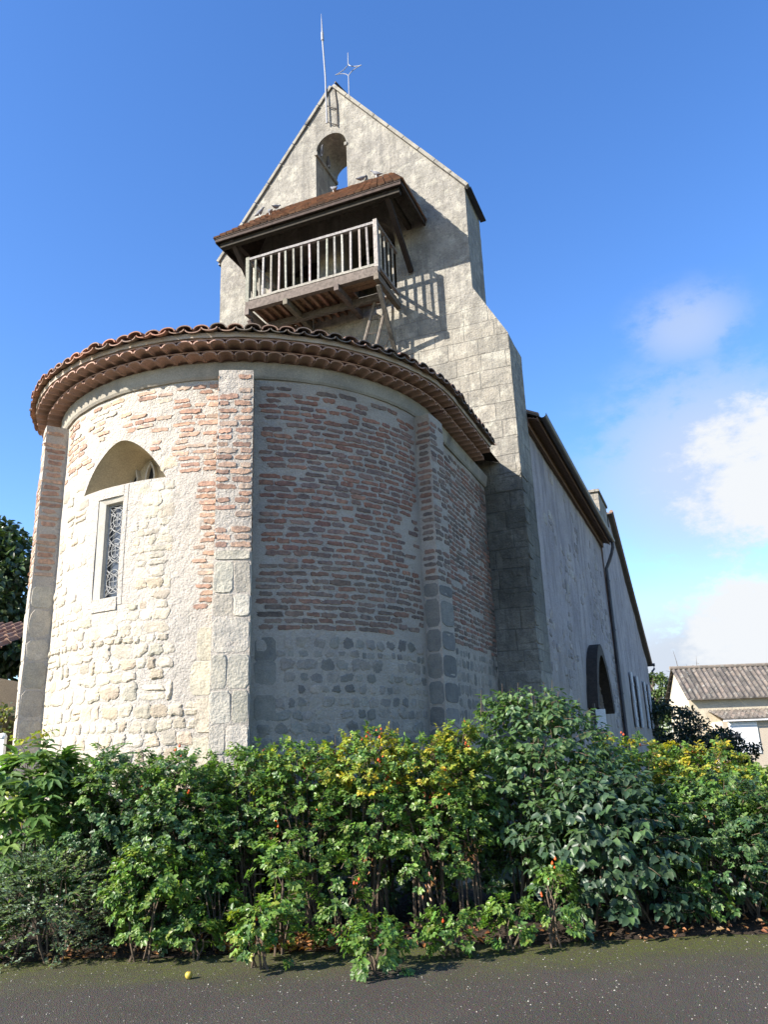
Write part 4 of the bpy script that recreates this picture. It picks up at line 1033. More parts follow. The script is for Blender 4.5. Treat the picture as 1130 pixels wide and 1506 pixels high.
# lightning rod and iron cross
rod = empty('lightning_rod', wpos(-0.13, GY - 0.07, 15.6), 'tall thin pale metal lightning rod clamped to the gable peak', 'lightning rod', rotz=-YAW)
mb = MB(); mb.tube([(0, 0, 0.2), (-0.02, 0, 1.6), (-0.08, 0, 2.75)], 0.019, 8); mb.tube([(-0.08, 0, 2.75), (-0.085, 0, 3.0)], 0.036, 8); mb.tube([(-0.085, 0, 3.0), (-0.105, 0, 3.62)], [0.022, 0.004], 8); mb.build('pole', M['metal'], rod)
mb = MB()
for z in (0.25, 0.72): mb.tube([(0.0, 0, z), (0.1, 0.02, z - 0.08), (0.25, 0.06, z - 0.14)], 0.014, 6)
mb.tube([(0.20, 0.05, 1.2), (0.25, 0.05, 0.7), (0.25, 0.05, 0.05)], 0.014, 6)
mb.build('bracket', M['iron'], rod)
cr = empty('iron_cross', wpos(0.07, GY + 0.55, 16.9), 'small thin metal cross with curved arms on the gable peak', 'cross', rotz=-YAW)
mb = MB(); zc = 0.95
mb.tube([(0.12, 0, 0), (0.12, 0, zc - 0.18)], 0.013, 6); mb.tube([(0.12, 0, zc + 0.18), (0.12, 0, zc + 0.55)], [0.013, 0.008], 6)
for sx in (-1, 1):
    for sz in (-1, 1):
        mb.tube([(0.12 + sx * (0.38 if False else 0.0) + sx * (0.36 * (f) ** 1.6), 0, zc + sz * 0.20 * (1 - f) ** 1.6) for f in [k / 8 for k in range(9)]], 0.011, 5)
mb.build('cross_bars', M['metal'], cr)
mb = MB(); mb.beam((-0.02, -0.5, 0.16), (0.12, 0.05, 0.13), 0.04, 0.04); mb.tube([(0.12, 0, -0.2), (0.12, 0, 0.02)], 0.03, 8); mb.build('anchor', M['iron'], cr)

# pigeons
def pigeon(mb, col):
    prof = [(-0.17, 0.060, 0.016, 0.008), (-0.12, 0.075, 0.03, 0.022), (-0.06, 0.095, 0.052, 0.050), (0.0, 0.115, 0.062, 0.062), (0.06, 0.145, 0.052, 0.058), (0.10, 0.185, 0.034, 0.040), (0.12, 0.225, 0.030, 0.032), (0.145, 0.245, 0.026, 0.026), (0.165, 0.245, 0.012, 0.012), (0.19, 0.238, 0.003, 0.004)]
    rings = []
    for x, z, ry, rz in prof: rings.append([mb.pt((x, ry * math.cos(2 * math.pi * j / 10), z + rz * math.sin(2 * math.pi * j / 10)), jcol(col, 0.2)) for j in range(10)])
    for a, b in zip(rings[:-1], rings[1:]):
        for j in range(10): mb.f.append([a[j], a[(j + 1) % 10], b[(j + 1) % 10], b[j]])
    for sy in (-0.02, 0.02): mb.tube([(0.01, sy, 0.07), (0.02, sy, 0.0)], 0.006, 5)
M['feather'] = mat_rough('grey_feathers', (0.8, 0.8, 0.85), (1.2, 1.2, 1.2), 20, 0.7, 60, 0.2, 0.003, attr=True)
mb = MB(); pigeon(mb, (0.16, 0.165, 0.18)); pg = mb.build('pigeon', M['feather'], None, smooth=True)
roofz = lambda y: CZ + (CT - CZ) * (y - CF) / (GY - CF) + 0.05
spots = [(1.10, GY - 0.12, None, 2.8, 'grey pigeon at the right end of the canopy ridge, beside the gable wall'), (0.72, GY - 0.10, None, 0.4, 'grey pigeon on the canopy ridge just right of the bell arch'),
         (-1.25, GY - 0.75, None, 2.0, 'grey pigeon lowest down on the left part of the canopy tiles'), (-1.42, GY - 0.2, None, 0.9, 'grey pigeon standing tallest near the left end of the canopy ridge'),
         (-1.78, GY - 0.35, None, -0.4, 'grey pigeon farthest left on the canopy, by the left hip'), (0.15, GY - 0.35, None, 2.2, 'grey pigeon on the canopy tiles below the bell arch opening'),
         (-0.40, GY + 0.15, BSP - 0.005, -1.2, 'grey pigeon perched inside the bell arch on its left ledge'), (-0.40, GY + 0.55, BSP - 0.005, -1.6, 'grey pigeon deeper inside the bell arch on the same ledge')]
for k, (x, y, z, rz, lab) in enumerate(spots):
    o = pg if k == 0 else pg.copy()
    if k: COL.objects.link(o)
    o.location = wpos(x, y, roofz(y) if z is None else z); o.rotation_euler = (0, 0, rz); o.scale = (0.8, 0.8, 0.85)
    tag(o, lab, 'pigeon', 'pigeons on the canopy and bell arch')

# ------------------------------------------------------------------ right-hand house
def tiled_roof(mb, x0, x1, y0, z0, y1, z1, sp=0.30, pal=None):
    n = int((x1 - x0) / sp); L_ = math.hypot(y1 - y0, z1 - z0); nc = max(2, int(L_ / 0.4))
    for k in range(n):
        xc = x0 + sp * (k + 0.5)
        for j in range(nc):
            f0, f1 = j / nc, (j + 1.12) / nc; c = pick(pal)
            a = [(-0.5 * sp + sp * i / 8, 0.085 * max(0, math.sin(math.pi * (i / 8 * 1.5 - 0.25)))) for i in range(9)]
            o = 0.03 + random.uniform(-0.008, 0.008)
            r0 = [mb.pt((xc + p, y0 + (y1 - y0) * f0, z0 + (z1 - z0) * f0 + q + o), c) for p, q in a]; r1 = [mb.pt((xc + p, y0 + (y1 - y0) * min(f1, 1), z0 + (z1 - z0) * min(f1, 1) + q), c) for p, q in a]
            for i in range(8): mb.f.append([r0[i], r0[i + 1], r1[i + 1], r1[i]])
            b0 = [mb.pt((xc + p, y0 + (y1 - y0) * f0, z0 + (z1 - z0) * f0 - 0.02), c) for p, q in a]
            for i in range(8): mb.f.append([b0[i], b0[i + 1], r0[i + 1], r0[i]])
HT = [(0.115, 0.103, 0.092), (0.14, 0.123, 0.107), (0.095, 0.087, 0.078), (0.155, 0.132, 0.112)]
HX0, HX1, HY = 16.7, 28.0, 45.0
rh = empty('tiled_house', (HX0, HY, 0), 'low cream house with grey brown tiled roof and lean-to porch on the far right', 'house')
q = lambda x, y, z: (x - HX0, y - HY, z)
mb = MB(); mb.box(q((HX0 + HX1) / 2, HY + 1.6, 1.85), (HX1 - HX0, 3.2, 3.72)); 
mb.face([q(HX0 + 0.002, HY, 3.71), q(HX0 + 0.002, HY + 3.2, 3.71), q(HX0 + 0.002, HY + 1.6, 5.45)])
mb.build('wall', M['house_wall'], rh)
mb = MB(); tiled_roof(mb, HX0 - 0.2 - HX0, HX1 - HX0, -0.35, 3.66, 1.6, 5.55, 0.30, HT); tiled_roof(mb, -0.2, HX1 - HX0, 3.55, 3.66, 1.6, 5.55, 0.30, HT)
mb.tube([(-0.25, 1.6, 5.59), (HX1 - HX0, 1.6, 5.59)], 0.12, 8, (0.2, 0.17, 0.14))
mb.build('roof', M['house_tile'], rh)
mb = MB(); tiled_roof(mb, 0.95, HX1 - HX0, -2.05, 2.52, -0.01, 3.02, 0.24, HT); 
mb.build('porch_roof', M['house_tile'], rh)
mb = MB(); mb.box((3.2, -0.9, 1.22), (4.5, 1.75, 2.42)); mb.build('porch_wall', M['house_plain'], rh)
mb = MB(); mb.box((6.8, -0.55, 1.22), (2.7, 1.05, 2.42)); mb.build('garage_door', M['grey_paint'], rh)
mb = MB(); mb.box((2.0, -1.80, 1.55), (1.5, 0.06, 1.6)); mb.build('white_panel', M['white_paint'], rh)
mb = MB(); mb.tube([(5.3, -1.9, 2.5), (5.47, -1.9, 2.2), (5.47, -1.9, 0)], 0.07, 8); mb.box((6.2, -2.1, 2.50), (3.2, 0.05, 0.14)); mb.box((3.2, -2.06, 2.44), (4.6, 0.04, 0.08)); mb.build('white_trim', M['white_paint'], rh)
mb = MB(); mb.box((5.55, -1.0, 3.55), (0.14, 0.2, 1.0)); mb.build('white_post', M['white_paint'], rh)

# ------------------------------------------------------------------ notice, gate post, garden wall, left house
nb_ = empty('notice_board', wpos(NX + 0.36, 7.2, 0), 'small white notice board on a dark post beside the church wall', 'notice board', rotz=-YAW)
mb = MB(); mb.box((0, 0, 1.2), (0.05, 0.05, 2.4)); mb.build('post', M['iron'], nb_)
mb = MB(); mb.box((0.13, -0.03, 2.06), (0.20, 0.03, 0.42)); mb.build('panel', M['white_paint'], nb_)
lh = empty('outbuilding', (-12.5, 17.0, -0.15), 'pale low outbuilding with brown tiled roof and dark gutter at far left behind the apse', 'house')
mb = MB(); mb.box((0, 0, 1.72), (9.0, 4.0, 3.44)); mb.build('wall', M['house_wall'], lh)
mb = MB(); tiled_roof(mb, -4.6, 4.6, -2.3, 3.50, 1.6, 4.95, 0.22, [(0.25, 0.15, 0.10), (0.20, 0.13, 0.095), (0.28, 0.18, 0.13)]); mb.build('roof', M['house_tile'], lh)
mb = MB(); mb.tube([(-4.6, -2.42, 3.42), (4.6, -2.42, 3.42)], 0.08, 8); mb.build('gutter', M['zinc'], lh)
gw = empty('garden_wall', (-5.6, 11.0, 0), 'dark mossy rubble wall abutting the left pilaster of the apse', 'wall')
mb = MB()
rubble(mb, -1.7, 0.35, 0.0, 2.25, ST_DARK, rh=(0.14, 0.24), hgt=(0.01, 0.03), mp=lambda u, v, o: Vector((u, -0.24 - o, v)), dome=0.3)
mb.build('wall_stone', M['stone'], gw)
mb = MB(); mb.box((-0.68, 0, 1.12), (2.1, 0.46, 2.24)); mb.build('masonry', M['ivy_wall'], gw)
gp_ = empty('gate_post', (-4.62, 9.55, 0), 'slim white painted metal post at the far left edge', 'post')
mb = MB(); mb.box((0, 0, 0.95), (0.07, 0.07, 1.9)); mb.lathe((0, 0, 1.9), [(0.05, 0), (0.05, 0.02), (0.03, 0.05), (0, 0.06)], 10); mb.build('shaft', M['white_paint'], gp_)
mb = MB()
for z in (0.4, 1.5): mb.box((-0.45, 0, z), (0.86, 0.03, 0.04))
for k in range(7): mb.box((-0.1 - 0.12 * k, 0, 0.95), (0.016, 0.016, 1.1))
mb.build('gate_bars', M['white_paint'], gp_)
#PLANTS
# ------------------------------------------------------------------ plants
def unit(a): return a / np.maximum(np.linalg.norm(a, axis=-1, keepdims=True), 1e-9)
class Leaves:
    """many separate folded leaf blades gathered into one foliage mesh"""
    def __init__(s): s.P = []; s.A = []; s.Nn = []; s.L = []; s.W = []; s.C = []; s.K = []
    def add(s, p, a, n, l, w, c, k=0.15): s.P.append(p); s.A.append(a); s.Nn.append(n); s.L.append(l); s.W.append(w); s.C.append(c); s.K.append(k)
    def build(s, name, mat, parent, wide=0.34):
        P = np.array(s.P, float); A = unit(np.array(s.A, float)); Nn = np.array(s.Nn, float)
        Nn = unit(Nn - A * (Nn * A).sum(1, keepdims=True)); X = np.cross(A, Nn)
        L = np.array(s.L)[:, None]; Wd = np.array(s.W)[:, None]; C = np.array(s.C); K = np.array(s.K)[:, None]
        b = P; t = P + A * L - Nn * L * K
        f = Wd * 0.22
        r1 = P + A * L * wide + X * Wd * 0.5 + Nn * f; l1 = P + A * L * wide - X * Wd * 0.5 + Nn * f
        r2 = P + A * L * 0.72 + X * Wd * 0.36 + Nn * (f * 0.7 - L * K * 0.5); l2 = P + A * L * 0.72 - X * Wd * 0.36 + Nn * (f * 0.7 - L * K * 0.5)
        m = P + A * L * 0.5 - Nn * L * K * 0.18
        V = np.stack([b, r1, r2, t, l2, l1, m], 1).reshape(-1, 3); n = len(P)
        base = (np.arange(n) * 7)[:, None]
        q = np.concatenate([base + np.array([[0, 1, 2, 6]]), base + np.array([[6, 2, 3, 3]])[:, :3].repeat(1, 0) * 1 if False else base + np.array([[0, 6, 4, 5]])], 1)
        quads = q.reshape(-1, 4); tris = np.concatenate([base + np.array([[6, 2, 3]]), base + np.array([[6, 3, 4]])], 1).reshape(-1, 3)
        me = bpy.data.meshes.new(name)
        me.vertices.add(len(V)); me.vertices.foreach_set("co", V.astype(np.float32).ravel())
        loops = np.concatenate([quads.ravel(), tris.ravel()]).astype(np.int32)
        me.loops.add(len(loops)); me.loops.foreach_set("vertex_index", loops)
        me.polygons.add(len(quads) + len(tris))
        st = np.concatenate([np.arange(len(quads)) * 4, len(quads) * 4 + np.arange(len(tris)) * 3]).astype(np.int32)
        me.polygons.foreach_set("loop_start", st)
        try: me.polygons.foreach_set("loop_total", np.concatenate([np.full(len(quads), 4), np.full(len(tris), 3)]).astype(np.int32))
        except Exception: pass
        me.update(calc_edges=True); me.validate()
        a = me.color_attributes.new("Col", 'FLOAT_COLOR', 'POINT')
        cc = np.ones((len(V), 4), np.float32); cc[:, :3] = np.repeat(C, 7, 0); a.data.foreach_set("color", cc.ravel())
        me.polygons.foreach_set("use_smooth", np.ones(len(me.polygons), bool))
        me.materials.append(mat)
        o = bpy.data.objects.new(name, me); COL.objects.link(o)
        if parent: o.parent = parent
        return o
def rv(): 
    v = rng.normal(size=3); return v / np.linalg.norm(v)
PR = random.Random(21)
def lcol(pal):
    c = PR.choice(pal); k = 1 + PR.uniform(-0.22, 0.22); return (c[0] * k * PR.uniform(0.9, 1.1), c[1] * k, c[2] * k * PR.uniform(0.85, 1.15))
UPV = np.array([0, 0, 1.0])
def spray(lv, tw, p, d, ln, kind, pal, size):
    """one leafy shoot: twig from p along d with paired leaves"""
    d = unit(np.array(d)); side = np.cross(d, UPV); side = unit(side + 1e-6); nrm = unit(np.cross(side, d))
    if nrm[2] < 0: nrm = -nrm
    pts = [p + d * ln * f - UPV * ln * 0.18 * f * f for f in (0, 0.5, 1.0)]
    if tw is not None and PR.random() < 0.6: tw.tube([tuple(x) for x in pts], [0.004, 0.003, 0.002], 4)
    if kind == 'rose':                      # rosettes of pinnate leaves, 5 broad leaflets each
        for j in range(PR.randint(4, 6)):
            f = PR.uniform(0.35, 1.0); o = p + d * ln * f - UPV * ln * 0.12 * f * f
            a = unit(d * PR.uniform(0.2, 0.9) + side * PR.uniform(-1, 1) + UPV * PR.uniform(-0.5, 0.6) + rv() * 0.3)
            n2 = unit(d * 0.8 + UPV * 0.7 + rv() * 0.45); s2 = unit(np.cross(a, n2)); c = lcol(pal); L = size * PR.uniform(0.6, 1.3)
            for k in range(2):
                q = o + a * L * (0.35 + 0.68 * k) - UPV * L * 0.10 * k * k
                for sg in (-1, 1):
                    lv.add(q, unit(s2 * sg + a * 0.5 - UPV * 0.2 + rv() * 0.2), n2 + rv() * 0.35, L * PR.uniform(0.85, 1.15), L * 0.74, [x * PR.uniform(0.85, 1.15) for x in c])
            lv.add(o + a * L * 1.15, unit(a - UPV * 0.35), n2 + rv() * 0.3, L * 1.15, L * 0.80, c)
    elif kind == 'heart':
        n = PR.randint(5, 7)
        for j in range(n):
            f = (j + 0.6) / n; q = p + d * ln * f - UPV * ln * 0.18 * f * f
            sg = 1 if j % 2 else -1
            a = unit(side * sg * 0.8 + d * 0.5 - UPV * PR.uniform(0.25, 0.95) + rv() * 0.25); L = size * PR.uniform(0.7, 1.15)
            lv.add(q + a * 0.02, a, unit(UPV * 0.6 + d * 0.7 + rv() * 0.45), L, L * 0.66, lcol(pal), 0.22)
        lv.add(pts[-1], unit(d - UPV * 0.5), unit(UPV + d * 0.5 + rv() * 0.3), size, size * 0.62, lcol(pal), 0.2)
    elif kind == 'palm':                    # deeply lobed fig-like leaf
        for j in range(2):
            o = pts[-1] - d * ln * 0.5 * j; a = unit(d * 0.8 + side * PR.uniform(-0.9, 0.9) - UPV * PR.uniform(0.0, 0.7)); n2 = unit(UPV + d * 0.5 + rv() * 0.35)
            s2 = unit(np.cross(a, n2)); c = lcol(pal); L = size * PR.uniform(0.8, 1.2)
            for ang, k in ((-1.25, 0.62), (-0.65, 0.88), (0, 1.0), (0.65, 0.88), (1.25, 0.62)):
                lv.add(o, unit(a * math.cos(ang) + s2 * math.sin(ang)), n2 + rv() * 0.1, L * k, L * 0.27, c, 0.25)
    elif kind == 'lance':
        for j in range(9):
            f = (j + 0.5) / 9; q = p + d * ln * f - UPV * ln * 0.25 * f * f; c = lcol(pal)
            for sg in (-1, 1): lv.add(q, unit(side * sg + d * 0.5 - UPV * 0.3 + rv() * 0.1), nrm + rv() * 0.2, size, size * 0.3, c, 0.2)
    else:                                   # small oval leaves
        n = PR.randint(8, 11)
        for j in range(n):
            f = (j + 0.4) / n; q = p + d * ln * f - UPV * ln * 0.15 * f * f; L = size * PR.uniform(0.7, 1.2)
            a = unit(side * PR.choice((-1, 1)) * 0.9 + d * 0.6 + rv() * 0.5)
            lv.add(q, a, unit(nrm + rv() * 0.6), L, L * 0.55, lcol(pal))
def shrub(name, label, cat, x, y, h, rx, ry, kind, pal, n, size, group=None, stems=14, low=0.25, top_pal=None, hips=0, dead=0, mat='leaf', profile='dome', spray_len=(0.12, 0.24), spires=0, base_z=0.03):
    root = empty(name, (x, y, 0), label, cat, group)
    lv = Leaves(); tw = MB(); ends = []
    if kind == 'rose': size *= 0.82; n = int(n * 1.35)
    if kind == 'heart': size *= 0.92; n = int(n * 1.15)
    for i in range(n):
        f = low + (1 - low) * PR.random() ** 0.85
        if f < 0.42 and PR.random() < 0.35: f = min(1, f + 0.35)
        if profile == 'dome': r = math.sqrt(max(0.02, 1 - ((f - 0.52) / 0.50) ** 2)) if f > 0.52 else 0.78 + 0.42 * (f - 0.0) * 0.5
        elif profile == 'cone': r = max(0.12, 1.05 - f * 0.9)
        else: r = 1 - 0.25 * abs(f - 0.5)
        r = min(r, 1.0)
        ph = PR.uniform(0, 2 * math.pi); k = PR.random() ** 0.42
        lump = 1 + 0.30 * noise.noise((math.cos(ph) * 1.6 + x * 3, math.sin(ph) * 1.6, f * 4 + y))
        p = np.array([math.cos(ph) * r * rx * k * lump, math.sin(ph) * r * ry * k * lump, f * h * (1 + 0.10 * noise.noise((x * 5 + math.cos(ph) * 2.5, math.sin(ph) * 2.5, 1)))])
        d = unit(np.array([math.cos(ph) * (0.35 + 0.65 * k), math.sin(ph) * (0.35 + 0.65 * k), 0.15 + 0.9 * max(0, f - 0.45) + PR.uniform(-0.3, 0.3)]) + rv() * 0.35)
        pp = top_pal if (top_pal and f > 0.72 and PR.random() < 0.55) else pal
        spray(lv, tw, p, d, PR.uniform(*spray_len), kind, pp, size)
        if f > 0.5: ends.append(p)
    for i in range(spires):                # long shoots standing clear of the crown
        ph = PR.uniform(0, 6.28); k = PR.uniform(0.1, 0.85); b = np.array([math.cos(ph) * rx * k, math.sin(ph) * ry * k, h * 0.88])
        hh = h * PR.uniform(0.10, 0.24); tp = b + np.array([PR.uniform(-0.06, 0.06), PR.uniform(-0.06, 0.06), hh])
        tw.tube([tuple(b), tuple((b + tp) / 2), tuple(tp)], [0.005, 0.004, 0.002], 4)
        for j in range(4): spray(lv, None, b + (tp - b) * (j / 4), unit(UPV * 0.8 + rv() * 0.8), 0.10, kind, top_pal or pal, size * 0.8)
    PR.shuffle(ends)
    for i in range(min(stems, len(ends))):
        e = ends[i]; ph = PR.uniform(0, 6.28); b = np.array([PR.uniform(-0.4, 0.4) * rx, PR.uniform(-0.4, 0.4) * ry, 0.0 + base_z - 0.05]); m1 = b * 0.6 + e * 0.4 + np.array([0, 0, h * 0.12]) + rv() * 0.04
        tw.tube([tuple(b), tuple((b + m1) / 2 + rv() * 0.02), tuple(m1), tuple((m1 + e) / 2 + rv() * 0.03), tuple(e)], [0.011, 0.010, 0.008, 0.006, 0.003], 5)
    if tw.v: tw.build('stem', M['stem'], root)
    lv.build('foliage', M[mat], root, 0.26 if kind == 'heart' else 0.36)
    if hips:
        mb = MB()
        for i in range(hips):
            if not ends: break
            e = ends[PR.randrange(len(ends))]; o = np.array(e) * 1.06 + np.array([0, -0.05, 0.06])
            for j in range(PR.randint(1, 3)):
                q = o + rv() * 0.035; r = PR.uniform(0.009, 0.014)
                mb.lathe(tuple(q), [(0, -r), (r * 0.75, -r * 0.6), (r, 0), (r * 0.75, r * 0.6), (r * 0.3, r * 0.95), (r * 0.35, r * 1.4), (0, r * 1.4)], 7)
        mb.build('rose_hip', M['hip'], root, smooth=True)['kind'] = 'stuff'
    if dead:
        l2 = Leaves()
        for i in range(dead):
            e = np.array(ends[PR.randrange(len(ends))]) if ends else np.zeros(3); fr = PR.uniform(0.55, 1.0)
            o = np.array([e[0] * 1.02, e[1] * 1.02 - 0.03, e[2] * fr])
            for j in range(16): l2.add(o + rv() * 0.06 - UPV * 0.012 * j, unit(-UPV + rv() * 0.7), rv(), PR.uniform(0.03, 0.05), 0.016, lcol(DEADP), 0.4)
        l2.build('withered_leaves', M['leaf_dark'], root)
    return root
ROSE = [(0.098, 0.178, 0.036), (0.118, 0.20, 0.040), (0.075, 0.145, 0.036), (0.145, 0.225, 0.046)]
ROSE_Y = [(0.24, 0.27, 0.040), (0.30, 0.29, 0.035), (0.18, 0.245, 0.045), (0.38, 0.31, 0.03)]
ROSE_B = [(0.066, 0.122, 0.050), (0.078, 0.138, 0.056), (0.055, 0.105, 0.044), (0.10, 0.165, 0.052)]
LILAC = [(0.075, 0.135, 0.052), (0.09, 0.152, 0.060), (0.062, 0.115, 0.045), (0.11, 0.17, 0.06)]
LILAC_D = [(0.046, 0.082, 0.046), (0.056, 0.096, 0.053), (0.040, 0.072, 0.040)]
SAGE = [(0.165, 0.215, 0.14), (0.19, 0.24, 0.16), (0.13, 0.19, 0.11)]
FIG = [(0.115, 0.19, 0.058), (0.135, 0.215, 0.065), (0.09, 0.16, 0.05)]
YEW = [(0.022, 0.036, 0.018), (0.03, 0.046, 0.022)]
DEADP = [(0.20, 0.085, 0.035), (0.26, 0.12, 0.05), (0.15, 0.06, 0.03), (0.30, 0.17, 0.08)]
HG = None
shrub('fig_shrub', 'tall fig-like shrub with large lobed pale green leaves at the left hedge end', 'shrub', -3.45, 7.95, 1.62, 0.52, 0.45, 'palm', FIG, 240, 0.20, HG, 10, 0.28)
shrub('sage_shrub', 'low grey green shrub with tiny dull leaves at the bottom left on the asphalt edge', 'shrub', -3.05, 7.42, 0.80, 0.58, 0.36, 'small', SAGE, 760, 0.036, HG, 10, 0.06, mat='leaf')
shrub('green_groundcover', 'bright fresh green low plant at the very left edge of the asphalt', 'plant', -3.72, 7.35, 0.46, 0.34, 0.3, 'small', ROSE, 280, 0.04, HG, 4, 0.1)
shrub('rose_bush', 'blue green rose bush with dense foliage standing below the arched apse window', 'rose bush', -2.62, 7.85, 1.56, 0.52, 0.46, 'rose', ROSE_B, 330, 0.042, 'roses of the hedge', 16, 0.2, ROSE, hips=4, dead=2)
shrub('rose_bush', 'dark rose bush with pale hanging lower shoots, just left of the central pilaster foot', 'rose bush', -2.02, 7.80, 1.52, 0.42, 0.44, 'rose', ROSE_B + ROSE[:1], 380, 0.042, 'roses of the hedge', 14, 0.06, ROSE, hips=3, dead=3)
shrub('rose_bush', 'loose rose bush with feathery top in front of the central pilaster foot', 'rose bush', -1.42, 7.95, 1.56, 0.44, 0.42, 'rose', ROSE + ROSE_B, 260, 0.040, 'roses of the hedge', 18, 0.34, ROSE_Y[2:3] + ROSE, hips=4, dead=4, spires=3)
shrub('rose_bush', 'rose bush with bare brown stems and withered leaves, above orange leaf litter', 'rose bush', -0.86, 7.9, 1.58, 0.42, 0.42, 'rose', ROSE, 250, 0.040, 'roses of the hedge', 26, 0.40, ROSE_Y[:3] + ROSE, hips=6, dead=7, spires=2)
shrub('rose_bush', 'tallest central rose bush with yellowish tips and red hips against the shaded apse wall', 'rose bush', -0.25, 7.95, 1.68, 0.44, 0.42, 'rose', ROSE, 280, 0.040, 'roses of the hedge', 24, 0.34, ROSE_Y, hips=16, dead=7, spires=4)
shrub('rose_bush', 'rose bush with a bright yellow patch and rusty withered clusters, right of the tallest rose', 'rose bush', 0.30, 7.9, 1.58, 0.40, 0.42, 'rose', ROSE, 260, 0.040, 'roses of the hedge', 22, 0.28, ROSE_Y, hips=10, dead=7, spires=2)
shrub('rose_bush', 'narrow upright yellow green rose against the left side of the tall lilac', 'rose bush', 0.66, 7.85, 1.72, 0.22, 0.28, 'rose', ROSE + ROSE_Y[2:3], 170, 0.040, 'roses of the hedge', 8, 0.2, ROSE_Y[:3], hips=6, dead=4, profile='cone')
shrub('lilac_bush', 'tallest lilac bush with glossy dark leaves and upright shoots before the nave corner', 'shrub', 1.42, 8.25, 2.02, 0.80, 0.55, 'heart', LILAC, 520, 0.082, HG, 22, 0.2, LILAC + ROSE_B[:1], spires=13)
shrub('lilac_bush', 'dark drooping lilac with large heart shaped leaves reaching down to the asphalt on the right', 'shrub', 1.95, 7.75, 1.25, 0.78, 0.55, 'heart', LILAC_D + LILAC[:1], 420, 0.098, HG, 14, 0.10, mat='leaf')
shrub('rose_bush', 'yellow tinted rose bush at the right, in front of the church portal', 'rose bush', 2.55, 9.0, 1.52, 0.62, 0.6, 'rose', ROSE, 340, 0.045, 'roses of the hedge', 16, 0.15, ROSE_Y, hips=9, dead=2)
shrub('rose_bush', 'broad bright green rose bush farther right, below the dark evergreens', 'rose bush', 3.42, 9.0, 1.46, 0.62, 0.6, 'rose', ROSE, 340, 0.045, 'roses of the hedge', 16, 0.15, ROSE_Y, hips=7, dead=2)
shrub('rose_bush', 'rose bush cut off by the right edge of the picture, below the cream house', 'rose bush', 3.95, 8.15, 1.20, 0.66, 0.58, 'rose', ROSE, 480, 0.045, 'roses of the hedge', 16, 0.04, ROSE_Y[2:3] + ROSE, hips=4, dead=2)
shrub('rose_bush', 'shaded dark green rose bush, low between the drooping lilac and the right edge', 'rose bush', 3.05, 7.85, 1.12, 0.62, 0.48, 'rose', ROSE_B, 420, 0.042, 'roses of the hedge', 14, 0.04, ROSE, dead=2)
BK = 'roses at the back of the hedge, hidden but for their tops'
for (x, y, h, lab) in ((-3.35, 8.75, 1.55, 'back row rose behind the lobed fig-like leaves, against the sunlit rubble'), (-2.45, 8.5, 1.50, 'back row rose under the slit window, behind the blue green bush'),
                       (-1.70, 8.48, 1.50, 'back row rose touching the central pilaster foot'), (-0.95, 8.55, 1.52, 'back row rose against the shaded wall right of the central pilaster'),
                       (-0.20, 8.6, 1.58, 'back row rose behind the tallest central bush'), (0.50, 8.7, 1.55, 'back row rose beside the right pilaster foot'),
                       (1.35, 8.95, 1.6, 'back row rose wholly behind the tall lilac'), (2.15, 8.75, 1.45, 'back row rose between the lilac and the notice board'),
                       (2.95, 9.75, 1.35, 'back row rose before the downpipe foot, behind the yellow tinted bush'), (3.75, 9.65, 1.2, 'back row rose farthest right, behind the broad bright bush')):
    shrub('rose_bush', lab, 'rose bush', x, y, h * 0.93, 0.50, 0.34, 'rose', ROSE_B, 190, 0.052, BK, 10, 0.06)
CL = 'low rose shoots along the asphalt edge'
for (x, y, h, r, n, lab, hp, pl) in (
        (-1.10, 6.86, 0.42, 0.20, 40, 'bright low rose shoot alone on the asphalt left of centre, with red hips', 2, ROSE + ROSE_Y[:1]),
        (-0.18, 6.62, 0.32, 0.19, 36, 'rose shoot nearest the camera, sprawling flat onto the asphalt', 0, ROSE),
        (-0.50, 7.25, 0.66, 0.16, 40, 'upright light green rose shoot before the bare dark stems', 1, ROSE),
        (-0.98, 7.25, 0.85, 0.17, 40, 'pale green rose shoot above the orange leaf litter', 0, ROSE + ROSE_Y[2:3]),
        (0.40, 6.98, 0.30, 0.15, 28, 'small low rose shoot with one orange hip, on mossy asphalt right of centre', 1, ROSE),
        (0.92, 7.15, 0.30, 0.16, 26, 'low rose shoot on the asphalt edge below the tall lilac', 0, ROSE),
        (1.30, 7.22, 0.56, 0.15, 30, 'rose shoot with a bright red hip in front of the drooping lilac', 3, ROSE),
        (2.72, 7.55, 0.70, 0.13, 18, 'spindly solitary rose shoot with a red tip against the dark shade at right', 2, ROSE + ROSE_Y[2:3]),
        (-1.62, 7.45, 0.66, 0.16, 34, 'leafy rose shoot hanging left of the orange leaf litter', 0, ROSE),
        (-2.15, 7.30, 0.80, 0.30, 100, 'broad pale rose shoot spreading over the asphalt at left', 0, ROSE + ROSE_Y[2:3]),
        (-1.72, 7.22, 0.26, 0.14, 22, 'smallest rose shoot, lying on the asphalt beside the broad pale one', 0, ROSE_Y[2:3] + ROSE)):
    shrub('rose_shoot', lab, 'rose shoot', x, y, h, r, r, 'rose', pl, n, 0.046, CL, 5, 0.12, hips=hp, spray_len=(0.08, 0.14))
shrub('yellow_sapling', 'thin yellow green sapling in front of the white gate post at the left edge', 'plant', -3.95, 8.9, 1.95, 0.28, 0.25, 'heart', ROSE_Y[:3], 26, 0.075, HG, 5, 0.5)
shrub('sumac_sapling', 'slender sapling with long feathery leaves against the sunlit foot of the apse', 'plant', -3.05, 8.45, 1.78, 0.20, 0.18, 'lance', ROSE_B + SAGE[:1], 22, 0.065, HG, 4, 0.45, spray_len=(0.25, 0.4))
